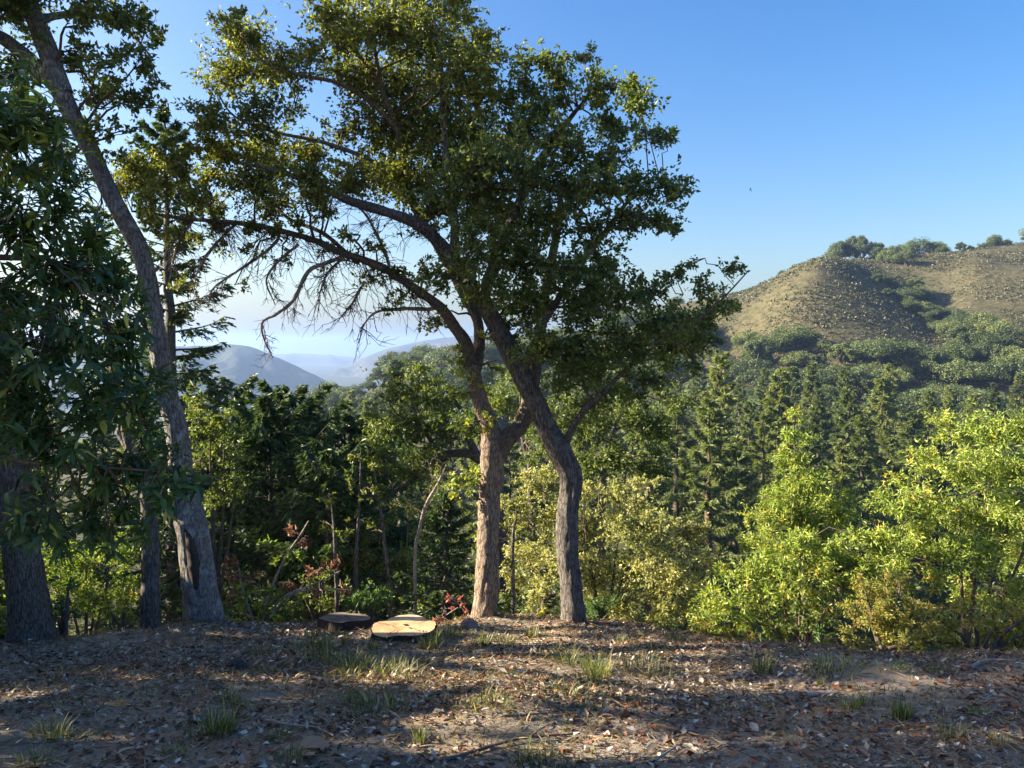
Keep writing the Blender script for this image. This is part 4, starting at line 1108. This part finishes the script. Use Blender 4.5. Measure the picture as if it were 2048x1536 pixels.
def stem_thing(name, label, pts, Y, mat, sides=12):
    b = at(pts[0][0], pts[0][1], Y); b[2] = tz(b[0], Y)
    p = Plant(name, label, 'tree', b, int(pts[0][0]))
    p.limb('trunk', [(*b - [0, 0, .1], pts[0][2] * .5 * Y / F)] + [(*at(q[0], q[1], Y), q[2] * .5 * Y / F) for q in pts], mat, None, sides, .1, .05)
    return p
p = stem_thing('dead_sapling', 'thin leaning dead grey stem behind the brown oak trunk', [(828, 1110, 7), (838, 1060, 6), (852, 1010, 6), (870, 975, 5), (884, 945, 3), (890, 930, 2)], 8.4, M['dead'])
p.fuzz([(838, 1060), (870, 975), (890, 930)], 8.4, 16, .3); p.finish()
for px, t, lab, dx in [(713, 900, 'slim straight dark stem standing behind the far stump', 6), (672, 990, 'slim dark sapling stem left of the far stump', -8), (778, 930, 'slim tilted dark stem behind the near stump', -24), (1025, 1000, 'slim dark stem in the shade between the two centre trunks', 8)]:
    q = stem_thing('sapling', lab, [(px, 1240, 9), (px + dx * .1, 1160, 8), (px + dx * .5, 1060, 6), (px + dx, t + 40, 3), (px + dx * 1.2, t, 1.5)], 8.3, M['bark_dark'])
    q.clumps([(px + dx, t + 10, 24, .6), (px + dx * .8 - 20, t + 60, 24, .5), (px + dx + 22, t + 80, 24, .5), (px + dx - 5, t + 130, 20, .35)], 8.3, M['oak'], L=.05, W=.026, lai=1.5, dy=.2)
    q.finish()

# bare white twigs reaching in from the right
p = Plant('dead_branch', 'bare pale dead tree with twigs reaching in beside the large bay bush', 'tree', (5.0, 6.4, tz(5.0, 6.4)), 95)
zz = tz(5.0, 6.4)
p.limb('trunk', [(5.0, 6.4, zz - .1, .05), (5.02, 6.42, .3, .04), (4.95, 6.4, 1.2, .025), (4.9, 6.4, 1.9, .012)], M['dead'], None, 10, .1, .04)
for q in ([(2200, 700, 5), (2120, 700, 4), (2060, 690, 3), (2020, 662, 2)], [(2060, 690, 2.4), (2030, 672, 2), (2024, 645, 1.3)], [(2200, 800, 5), (2110, 780, 4), (2050, 770, 3), (2015, 790, 1.5)], [(2090, 720, 3), (2050, 715, 2), (2034, 760, 1.4)], [(2060, 690, 2), (2035, 670, 1.7), (2015, 678, 1.2)]):
    p.limb('branch', q, M['dead'], 6.4, 6, .1, .03, wob=.015)
p.fuzz([(2120, 700), (2060, 690), (2024, 655)], 6.4, 10, .12, 0, 2)
p.fuzz([(2120, 782), (2050, 770), (2015, 790)], 6.4, 10, .14, 0, 2)
p.finish(M['dead'])

# ------------------------------------------------------------------ unseen trees added off to the left to shade knoll and middle ground
for i, (x, y, h, rb, lab) in enumerate([(-7.6, 2.2, 7.2, 2.0, 'unseen tall conifer added for shade west of the knoll nearest the laurel'), (-7.9, -.4, 8.5, 2.2, 'unseen tall conifer added for shade at the south end of the western row'), (-9.6, 3.7, 9.5, 2.0, 'unseen tall conifer added for shade behind the western row'), (-12.0, 14.4, 9.2, 2.2, 'unseen conifer added for shade on the slope west of the leaning oak'), (-12.4, 17.0, 10.8, 2.3, 'unseen conifer added for shade lowest on the slope west of the leaning oak'), (-12.0, 12.0, 7.8, 2.0, 'unseen conifer added for shade highest on the slope west of the leaning oak'), (-7.6, 5.7, 3.0, 1.5, 'unseen short conifer added for shade west of the thick oak trunk'), (-7.6, 7.7, 3.1, 1.5, 'unseen short conifer added for shade at the slope edge west of the thick oak')]):
    plant_at('conifer_tree', lab, 'tree', conifer(300 + i, h, rb, 80, .3, .12, 22, 5, .35, .04, .5, leafm=M['conifer_near'], bark=M['bark_dark']), (x, y, tz(x, y)), 1, i)

p = Plant('oak_tree', 'unseen flat-crowned oak added as a shade canopy above the short conifers', 'tree', (-9.6, 6.0, tz(-9.6, 6.0)), 96)  # added tree, its flat crown shaped to shade the right-hand ground
zz = tz(-9.6, 6.0)
p.limb('trunk', [(-9.6, 6.0, zz - .1, .2), (-9.55, 6.0, zz + 2, .15), (-9.6, 6.05, zz + 4.5, .1), (-9.6, 6.0, zz + 6, .05)], M['bark_dark'], None, 16, .1, .06)
p.limb('limb', [(-9.6, 6.0, zz + 4.2, .08), (-9.5, 5.0, zz + 5.4, .05), (-9.4, 4.3, zz + 6, .03)], M['bark_dark'], None, 10, .1, .08)
p.limb('limb', [(-9.6, 6.0, zz + 4.4, .08), (-9.6, 6.9, zz + 5.5, .05), (-9.5, 7.4, zz + 6, .03)], M['bark_dark'], None, 10, .1, .08)
oc = p.lv.setdefault(('crown', M['oak_dark'].name), [])
for cy, cz in ((4.3, 5.6), (5.0, 5.9), (5.6, 5.3), (6.2, 6.1), (6.9, 5.6), (7.3, 6.1), (4.7, 6.4), (5.8, 6.5)):
    for cx in (-10.2, -9.2):
        p.one_clump(np.array([cx, cy, cz]), .75, 1, oc, np.vstack(p.skel), np.concatenate(p.skr), .11, .065, 1.6, 12, .4, .7, 3, 0, True, .4)
p.finish()

# ------------------------------------------------------------------ stumps, rocks
def stump(label, px, py, rx, ry, hgt, tilt, seed, top_cols):
    c = on_ground(px, py)
    root = empty('tree_stump', c, label, 'stump')
    rng = np.random.default_rng(seed)
    n = 64
    a = np.linspace(0, 2 * math.pi, n, endpoint=False)
    k = 1 + .07 * np.sin(a * 3 + seed) + .05 * np.sin(a * 5 + 2 * seed) + .05 * vnoise(np.stack([np.cos(a) * 3, np.sin(a) * 3, a * 0], -1), seed)
    zl = [-.25, -.02, hgt * .4, hgt * .85, hgt]
    fl = [1.18, 1.1, 1.03, 1.0, .985]
    rows = []
    for z, f in zip(zl, fl):
        kk = k * f * (1 + .035 * vnoise(np.stack([np.cos(a) * 9, np.sin(a) * 9, a * 0 + z * 9], -1), seed + 4))
        zz = z + (tilt[0] * np.cos(a) * rx + tilt[1] * np.sin(a) * ry) * max(0, min(1, z / hgt))
        rows.append(np.stack([np.cos(a) * rx * kk, np.sin(a) * ry * kk, zz], -1))
    V = np.vstack(rows)
    i = (np.arange(len(rows) - 1) * n)[:, None]; j = np.arange(n)[None]; j2 = (j + 1) % n
    q = np.stack([i + j, i + j2, i + n + j2, i + n + j], -1).reshape(-1, 4)
    me = make_mesh('bark', V, [q], mat=mat_bark('stump_bark', (.012, .010, .009), (.075, .06, .05), scale=1.3), smooth=True)
    o = bpy.data.objects.new('bark', me); COL.objects.link(o); o.parent = root
    # cut face: concentric rings with a slightly ragged edge
    R = rows[-1] * [.965, .965, 1] + [0, 0, .004]
    rings = [R * [s, s, 1] + 0 for s in (1, .9, .7, .45, .2)]
    for r_, s in zip(rings, (1, .9, .7, .45, .2)):
        r_[:, 2] = (rows[-1][:, 2] - hgt) * s + hgt + .004 + .004 * vnoise(r_ * 9, seed)
    V = np.vstack(rings + [np.array([[0, 0, hgt + .004]])])
    i = (np.arange(4) * n)[:, None]
    q = np.stack([i + j, i + j2, i + n + j2, i + n + j], -1).reshape(-1, 4)
    t = np.stack([4 * n + j[0], 4 * n + j2[0], np.full(n, 5 * n)], -1)
    m, nt, N, Lk, bs, out = new_mat('cut_wood')
    tc = N.new('ShaderNodeTexCoord')
    w = N.new('ShaderNodeTexWave'); w.wave_type = 'RINGS'; w.rings_direction = 'Z'
    w.inputs['Scale'].default_value = 22; w.inputs['Distortion'].default_value = 3; w.inputs['Detail'].default_value = 3; w.inputs['Detail Scale'].default_value = 1.5
    Lk.new(tc.outputs['Object'], w.inputs[0])
    nz = N.new('ShaderNodeTexNoise'); nz.inputs['Scale'].default_value = 5; nz.inputs['Detail'].default_value = 5
    Lk.new(tc.outputs['Object'], nz.inputs[0])
    r1 = ramp(N, top_cols); Lk.new(nz.outputs[0], r1.inputs[0])
    mx = N.new('ShaderNodeMix'); mx.data_type = 'RGBA'; mx.blend_type = 'MULTIPLY'; mx.inputs['Factor'].default_value = .28
    Lk.new(r1.outputs[0], mx.inputs[6]); Lk.new(w.outputs[0], mx.inputs[7]); Lk.new(mx.outputs[2], bs.inputs['Base Color'])
    bs.inputs['Roughness'].default_value = .8
    face = bpy.data.objects.new('cut_face', make_mesh('cut_face', V, [q, t], mat=m, smooth=True)); COL.objects.link(face); face.parent = root
    # knots and a radial crack
    kv = []
    for (x, y, s) in [(.05, .02, .018), (.22, -.28, .012), (-.3, -.1, .01)]:
        aa = np.linspace(0, 2 * math.pi, 8, endpoint=False)
        cxy = np.stack([x * rx + np.cos(aa) * s * 1.4, y * ry + np.sin(aa) * s], -1)
        zz = hgt + .012 + tilt[0] * cxy[:, 0] + tilt[1] * cxy[:, 1]
        kv.append((np.vstack([np.column_stack([cxy, zz]), [[x * rx, y * ry, hgt + .008 + tilt[0] * x * rx + tilt[1] * y * ry]]]), [np.stack([np.arange(8), (np.arange(8) + 1) % 8, np.full(8, 8)], -1)]))
    for ang, r0, r1 in ((.7, .15, .95), (2.9, .25, .9), (4.3, .1, .8), (5.5, .4, .95)):
        rr = np.linspace(r0, r1, 7)
        jit = rng.normal(size=7) * .06
        cl = np.stack([np.cos(ang + jit) * rr * rx, np.sin(ang + jit) * rr * ry], -1)
        sd = np.array([-math.sin(ang), math.cos(ang)]) * .0035
        w_ = np.linspace(.4, 1.6, 7)[:, None]
        v = np.vstack([cl + sd * w_, cl - sd * w_])
        v = np.column_stack([v, hgt + .0125 + tilt[0] * v[:, 0] + tilt[1] * v[:, 1]])
        o = bpy.data.objects.new('crack', make_mesh('crack', v, [np.array([(k, k + 1, k + 8, k + 7) for k in range(6)])], mat=M['knot'])); COL.objects.link(o); o.parent = face
    for v, f in kv:
        o = bpy.data.objects.new('knot', make_mesh('knot', v, f, mat=M['knot'])); COL.objects.link(o); o.parent = face
    return root
M['knot'] = mat_noise('knot_wood', [(.3, (.03, .015, .01)), (.7, (.08, .04, .025))], 40)
stump('low freshly cut stump with pale orange face', 808, 1276, .275, .30, .10, (.02, -.05), 3, [(.3, (.34, .17, .085)), (.5, (.55, .34, .17)), (.7, (.68, .50, .31))])
stump('weathered dark stump with grey-brown cut face', 690, 1262, .235, .22, .125, (-.03, -.14), 8, [(.3, (.05, .035, .027)), (.5, (.14, .10, .075)), (.7, (.26, .20, .15))])

def rock(label, px, py, sx, sy, sz, seed, mat, name='rock'):
    c = on_ground(px, py)
    import bmesh
    bm = bmesh.new()
    bmesh.ops.create_icosphere(bm, subdivisions=4, radius=1)
    V = np.array([v.co[:] for v in bm.verts]); Fs = np.array([[v.index for v in f.verts] for f in bm.faces])
    bm.free()
    V = V * (1 + .22 * fbm(V * 1.3, 3, seed))[:, None]
    V[:, 2] = np.maximum(V[:, 2], -.5)
    me = make_mesh(name, V * [sx, sy, sz], [Fs], mat=mat, smooth=True)
    o = link(name, me, None, tuple(c + [0, 0, sz * .25]))
    return tag(o, label, 'rock')
MR = mat_noise('grey_rock', [(.3, (.07, .065, .06)), (.7, (.22, .20, .18))], 14, bump=.5)
rock('grey rock at the foot of the brown oak trunk', 938, 1256, .085, .08, .06, 4, MR)
rock('dark lump of stone lying in shade on the leaf litter', 473, 1337, .07, .06, .05, 5, mat_noise('dark_rock', [(.3, (.02, .02, .02)), (.7, (.08, .075, .07))], 20, bump=.5))
rock('flat mossy grey-green stone behind a grass tuft', 430, 1440, .085, .065, .03, 6, mat_noise('mossy_rock', [(.3, (.05, .06, .04)), (.7, (.17, .18, .14))], 20, bump=.5))

# ------------------------------------------------------------------ ground cover
GM = mat_leaf('grass_blade', G_=1.15, cols=[(0, (.045, .075, .02)), (.5, (.085, .12, .034)), (.72, (.14, .16, .05)), (.85, (.30, .25, .13)), (1, (.42, .36, .22))], transl=.35)
def blades(n, h, spread, rng, lean=.35, w=.0028):
    a = rng.uniform(0, 2 * math.pi, n); rr = np.sqrt(rng.random(n)) * spread
    b = np.stack([np.cos(a) * rr, np.sin(a) * rr, np.full(n, -.01)], -1)
    d = np.stack([np.cos(a + rng.normal(size=n) * .8), np.sin(a + rng.normal(size=n) * .8), np.zeros(n)], -1)
    H = h * rng.uniform(.4, 1.1, n); ln = lean * rng.uniform(.2, 1.3, n)
    sd = np.cross(d, [0, 0, 1.0])
    rows = []
    for t, ww in ((0, 1), (.4, .85), (.75, .55), (1, .05)):
        p = b + d * (ln * H * t ** 2)[:, None] + np.array([0, 0, 1.0]) * (H * (t - .18 * ln * t ** 3))[:, None]
        rows += [p + sd * w * ww, p - sd * w * ww]
    V = np.stack(rows, 1).reshape(-1, 3)
    o = (np.arange(n) * 8)[:, None]
    q = np.concatenate([o + [0, 1, 3, 2], o + [2, 3, 5, 4], o + [4, 5, 7, 6]], 1).reshape(-1, 4)
    return V, q, np.repeat(rng.random(n), 8)
rng = np.random.default_rng(21)
TUFT = []
for i in range(5):
    V, q, r = blades([110, 90, 140, 60, 90][i], [.2, .16, .12, .24, .09][i], [.08, .1, .15, .05, .14][i], rng, [.4, .6, .7, .3, .9][i])
    TUFT.append(make_mesh('grass_tuft', V, [q], r, GM))
TP = [(965, 1292, 0, 1.1), (1195, 1352, 0, 1.1), (1190, 1366, 3, 1), (740, 1345, 2, 1.5), (790, 1352, 2, 1.2), (700, 1335, 1, 1.1), (690, 1292, 3, .8), (620, 1302, 2, 1.3), (636, 1322, 2, 1.2), (858, 1296, 0, 1.1), (870, 1285, 3, .9), (520, 1312, 1, .8), (1703, 1420, 0, .85), (1720, 1412, 3, .6), (1800, 1440, 3, .7), (1806, 1436, 0, .6), (440, 1466, 0, .8), (418, 1472, 1, .9), (455, 1403, 1, .7), (1060, 1526, 1, .7), (1095, 1534, 2, .8), (838, 1488, 3, .5), (582, 1520, 1, .6), (105, 1475, 1, .7), (1282, 1345, 2, 1.2), (1140, 1330, 1, 1), (1110, 1318, 2, 1), (1470, 1290, 0, .9), (1525, 1345, 0, .9), (1660, 1345, 2, 1), (1905, 1480, 1, .7), (2000, 1490, 1, .6), (985, 1412, 2, .9), (760, 1425, 2, .9), (555, 1480, 1, .6), (905, 1272, 1, .9), (1240, 1285, 1, .9), (1065, 1275, 0, .8), (70, 1528, 1, .6), (683, 1358, 4, 1.2), (1175, 1430, 2, 1), (1950, 1430, 1, .6), (1350, 1282, 1, .9), (1015, 1290, 1, .9), (650, 1300, 0, .9), (520, 1350, 4, 1), (1690, 1335, 4, 1.2), (1640, 1372, 3, .6), (345, 1512, 2, .6), (745, 1300, 3, .7), (1320, 1300, 4, 1.2), (1585, 1310, 1, .8), (1790, 1340, 4, 1.2), (1870, 1345, 1, .8), (940, 1420, 4, 1), (480, 1420, 4, .8), (1560, 1480, 4, .7), (150, 1480, 4, .8), (1240, 1400, 4, 1), (625, 1275, 0, .8), (780, 1405, 3, .6), (710, 1408, 1, .7), (1130, 1395, 4, 1), (670, 1268, 1, .8), (1275, 1275, 0, .7), (1410, 1280, 1, .8)]
for px, py, k, s in TP:
    c = on_ground(px, py)
    o = link('grass_tuft', TUFT[k], None, tuple(c))
    s *= rs.uniform(.55, 1.0); o.scale = (s * 1.15, s * 1.15, s * rs.uniform(.7, 1)); o.rotation_euler = (0, 0, rs.uniform(0, 6.28))
    tag(o, 'small tuft of green grass growing up through the leaf litter', 'grass tuft', 'grass tufts on the knoll')

LM = mat_leaf('litter_leaf', G_=1.12, cols=[(0, (.055, .042, .034)), (.22, (.13, .095, .07)), (.42, (.22, .17, .13)), (.62, (.34, .29, .235)), (.85, (.50, .44, .36)), (1, (.66, .61, .54))], transl=.15, tcol=(1.1, .95, .7))
LR = mat_leaf('rust_litter_leaf', G_=1.1, cols=[(0, (.08, .03, .018)), (.4, (.22, .085, .04)), (.75, (.34, .17, .09)), (1, (.5, .36, .24))], transl=.15, tcol=(1.1, .9, .7))
def litter_frame(P, rng, tilt=.45):
    e = .05
    n = len(P)
    dzx = (terrain(P[:, 0] + e, P[:, 1]) - terrain(P[:, 0] - e, P[:, 1])) / (2 * e)
    dzy = (terrain(P[:, 0], P[:, 1] + e) - terrain(P[:, 0], P[:, 1] - e)) / (2 * e)
    N = norm(np.stack([-dzx, -dzy, np.ones(n)], -1) + rng.normal(size=(n, 3)) * tilt)
    a = rng.uniform(0, 2 * math.pi, n)
    D = np.stack([np.cos(a), np.sin(a), np.zeros(n)], -1)
    D = norm(D - N * np.sum(D * N, 1, keepdims=True))
    return D, N
def scatter(n, seed, lo=-.7, hi=.5, f=1.4):
    rng = np.random.default_rng(seed)
    x = rng.uniform(-6.0, 6.5, n); y = rng.uniform(2.3, 9.5, n)
    d = fbm(np.stack([x * f, y * f, x * 0], -1), 2, seed + 5)
    ok = d > rng.uniform(lo, hi, n)
    ok &= np.abs(x) < y * .78 + .5
    x, y = x[ok], y[ok]
    return np.stack([x, y, terrain(x, y)], -1), rng
def litter():
    P, rg = scatter(200000, 31, -1.15, .45)
    n = len(P)
    D, N = litter_frame(P, rg)
    sz = .012 + .042 * rg.random(n) ** 1.5
    rust = np.clip(.08 + .34 * sstep(.0, 3.0, P[:, 0]) + .5 * vnoise(np.stack([P[:, 0] * .8, P[:, 1] * .8, P[:, 0] * 0], -1), 12), 0, 1) > rg.random(n)
    P = P + N * (.004 + rg.random((n, 1)) * .012)
    for nm, m, mk, lab in (('leaf_litter', LM, ~rust, 'pale dry fallen leaves scattered over the knoll'), ('rusty_leaf_litter', LR, rust, 'rust brown fallen leaves scattered over the knoll')):
        g = leaf_geo(P[mk], D[mk], N[mk], sz[mk], sz[mk] * rg.uniform(.4, .62, mk.sum()), rg, .3, rg.uniform(-.25, .35, (mk.sum(), 1)))
        o = link(nm, make_mesh(nm, g[0], [g[1]], g[2] ** 1.5, m))
        tag(o, lab, 'leaf litter', kind='stuff')
    # straw, needles and thin dry grass
    P, rg = scatter(80000, 57, -1.5, .4, .9)
    n = len(P)
    D, N = litter_frame(P, rg, .2)
    D = norm(D + np.array([0, 0, 1.0]) * np.abs(rg.normal(size=(n, 1))) * .25)
    L = rg.uniform(.04, .14, n)
    g = leaf_geo(P + N * .006, D, N, L, np.full(n, .0042), rg, .1, .1)
    o = link('straw', make_mesh('straw', g[0], [g[1]], g[2], mat_leaf('straw_blade', G_=1.1, cols=[(0, (.12, .08, .05)), (.5, (.33, .25, .15)), (1, (.55, .45, .30))], transl=.2, tcol=(1, .9, .6))))
    tag(o, 'dry straw and needles strewn between the fallen leaves', 'straw', kind='stuff')
    # sparse short grass
    P, rg = scatter(26000, 83, -.1, .7, .7)
    V, q, r = blades(len(P), .07, 1e-4, rg, .8, .0032)
    V = V + np.repeat(P, 8, axis=0)
    o = link('grass', make_mesh('grass', V, [q], r, GM))
    tag(o, 'thin short grass sprinkled over the knoll', 'grass', kind='stuff')
litter()

# the largest single fallen leaves
def fallen():
    rg = np.random.default_rng(3)
    shapes = [big_leaf(1, w, c, f, wv) for w, c, f, wv in ((.5, .15, .4, .02), (.55, -.2, .5, .03), (.45, .3, .3, .02), (.6, .1, -.4, .03))]
    meshes = []
    for k, (V, fs) in enumerate(shapes):
        for m, v in ((LM, .85), (LM, .62), (LM, .4), (LR, .5), (LR, .8)):
            meshes.append(make_mesh('fallen_leaf', V, fs, np.full(len(V), v), m, smooth=True))
    pts = []
    while len(pts) < 230:
        y = rg.uniform(2.9, 5.2); x = rg.uniform(-1, 1) * y * .68
        pts.append((x, y))
    P = np.array([(x, y, 0) for x, y in pts]); P[:, 2] = terrain(P[:, 0], P[:, 1])
    D, N = litter_frame(P, rg, .35)
    for p, d, nn in zip(P, D, N):
        s = rg.uniform(.045, .075)
        yv = np.cross(nn, d)
        o = bpy.data.objects.new('fallen_leaf', meshes[int(rg.integers(0, len(meshes)))])
        COL.objects.link(o)
        q = p + nn * .014
        o.matrix_world = Matrix(((d[0] * s, yv[0] * s, nn[0] * s, q[0]), (d[1] * s, yv[1] * s, nn[1] * s, q[1]), (d[2] * s, yv[2] * s, nn[2] * s, q[2]), (0, 0, 0, 1)))
        tag(o, 'single dry fallen leaf lying on top of the litter', 'leaf', 'fallen leaves on the knoll')
    c = on_ground(628, 1500)
    V, fs = big_leaf(.135, .085, .12, .35, .004)
    o = link('fallen_leaf', make_mesh('large_leaf', V, fs, np.full(len(V), .8), LR, smooth=True), None, tuple(c + [-.06, -.02, .035]))
    o.rotation_euler = (.25, .1, .35)
    tag(o, 'large broad tan dry leaf, biggest on the ground', 'leaf')
fallen()

def stick(label, pts, w, seed, mat, name='stick', lift=.012, side=()):
    W = [on_ground(a, b) + [0, 0, lift] for a, b in pts]
    R = np.linspace(w, w * .45, len(W))
    V, q, t, P, _ = tube(W, R, .02, 8, .12, seed, .008)
    parts = [(V, [q, t])]
    for k, (dx, dy, dz) in side:
        s = P[int(k * (len(P) - 1))]
        v2 = tube([s, s + np.array([dx, dy, dz]) * .5 + [0, 0, .01], s + np.array([dx, dy, dz])], [w * .5, w * .4, w * .2], .02, 6, .1, seed + 3, .004)
        parts.append((v2[0], [v2[1], v2[2]]))
    V, fs = merge(parts)
    c = W[0]
    o = link(name, make_mesh(name, V - c, fs, mat=mat, smooth=True), None, tuple(c))
    return tag(o, label, 'stick')
SB = mat_noise('stick_bark', [(.3, (.07, .045, .035)), (.7, (.22, .16, .12))], 30)
stick('long reddish-brown curved stick beside the sunlit grass in front', [(880, 1528), (950, 1508), (1030, 1486), (1100, 1478), (1160, 1472)], .009, 1, SB, side=[(.6, (.12, .1, .02))])
stick('grey forked twig near the large tan leaf', [(530, 1445), (580, 1456), (630, 1462), (668, 1480)], .007, 2, M['dead'], side=[(.3, (.1, .1, .03))])
stick('thin dark twig below the sunlit strip', [(1010, 1440), (1060, 1437), (1110, 1428), (1160, 1412)], .006, 3, SB)
stick('arched dead branch lying in shade at the mound', [(1938, 1345), (1960, 1332), (1990, 1328), (2030, 1330)], .012, 4, M['dead'], lift=.03)
stick('pale grey broken branch piece on the rust litter', [(1610, 1396), (1640, 1392), (1675, 1390)], .018, 5, M['dead'])
stick('dark fallen twig in the leaf litter by the pale broken piece', [(1310, 1455), (1350, 1465), (1400, 1478)], .008, 6, SB, side=[(.5, (.08, .08, .04))])
stick('bent twig lying before the leaning oak', [(370, 1320), (395, 1316), (430, 1312), (455, 1305)], .007, 7, SB, side=[(.7, (-.05, .14, .05))])
stick('curled bare twig in the front litter', [(1310, 1534), (1335, 1515), (1350, 1500), (1342, 1490)], .006, 8, M['dead'], lift=.02)
stick('thin stalk arching up beside the near stump', [(700, 1290), (720, 1278), (742, 1268)], .004, 9, M['dead'], lift=.06)

# small bird high over the valley, wings raised
bp = at(1501, 380, 105)
bird = empty('bird', bp, 'tiny dark bird flying in the open blue sky', 'bird')
BM = mat_noise('bird_feather', [(.3, (.02, .02, .022)), (.7, (.06, .055, .05))], 9)
a = np.linspace(0, 2 * math.pi, 8, endpoint=False)
rings = [np.stack([np.full(8, x), np.cos(a) * r, np.sin(a) * r], -1) for x, r in ((-.2, .005), (-.14, .025), (-.03, .045), (.07, .04), (.12, .026), (.16, .025), (.19, .004))]
i_ = (np.arange(6) * 8)[:, None]; j_ = np.arange(8)[None]
bq = np.stack([i_ + j_, i_ + (j_ + 1) % 8, i_ + 8 + (j_ + 1) % 8, i_ + 8 + j_], -1).reshape(-1, 4)
def bird_part(nm, V, fs):
    o = bpy.data.objects.new(nm, make_mesh(nm, V, fs, mat=BM, smooth=True)); COL.objects.link(o); o.parent = bird
bird_part('body', np.vstack(rings), [bq])
for sg in (-1, 1):
    W_ = [(.08, .03, .01), (-.06, .03, .01), (.09, .15, .09), (-.05, .15, .07), (.04, .27, .13), (-.04, .26, .12), (-.06, .36, .15)]
    V = np.array([(x, sg * y, z) for x, y, z in W_]); V = np.vstack([V, V + [0, 0, -.008]])
    q4 = [(0, 2, 3, 1), (2, 4, 5, 3), (7, 8, 10, 9), (9, 10, 12, 11)]
    bird_part('wing', V, [np.array(q4), np.array([(4, 6, 5), (11, 12, 13)])])
bird_part('tail', np.array([(-.18, -.015, .004), (-.18, .015, .004), (-.3, .05, 0), (-.3, -.05, 0), (-.18, -.015, -.004), (-.18, .015, -.004), (-.3, .05, -.006), (-.3, -.05, -.006)]), [np.array([(0, 1, 2, 3), (7, 6, 5, 4)])])
bird.rotation_euler = (1.1, 0, .6)

# ------------------------------------------------------------------ haze
def haze():
    V = np.array([(x, y, z) for x in (-8600, 8600) for y in (-400, 8600) for z in (-270, 78)], float)
    q = [(0, 1, 3, 2), (4, 6, 7, 5), (0, 4, 5, 1), (2, 3, 7, 6), (0, 2, 6, 4), (1, 5, 7, 3)]
    m = bpy.data.materials.new('haze'); m.use_nodes = True
    N = m.node_tree.nodes; N.clear()
    out = N.new('ShaderNodeOutputMaterial'); v = N.new('ShaderNodeVolumePrincipled')
    v.inputs['Color'].default_value = (.36, .54, .92, 1)
    v.inputs['Density'].default_value = .00026
    v.inputs['Anisotropy'].default_value = .35
    m.node_tree.links.new(v.outputs[0], out.inputs['Volume'])
    o = link('haze', make_mesh('haze', V, [np.array(q)], mat=m))
    tag(o, 'thin blue afternoon haze over the valley', 'haze', kind='stuff')
haze()
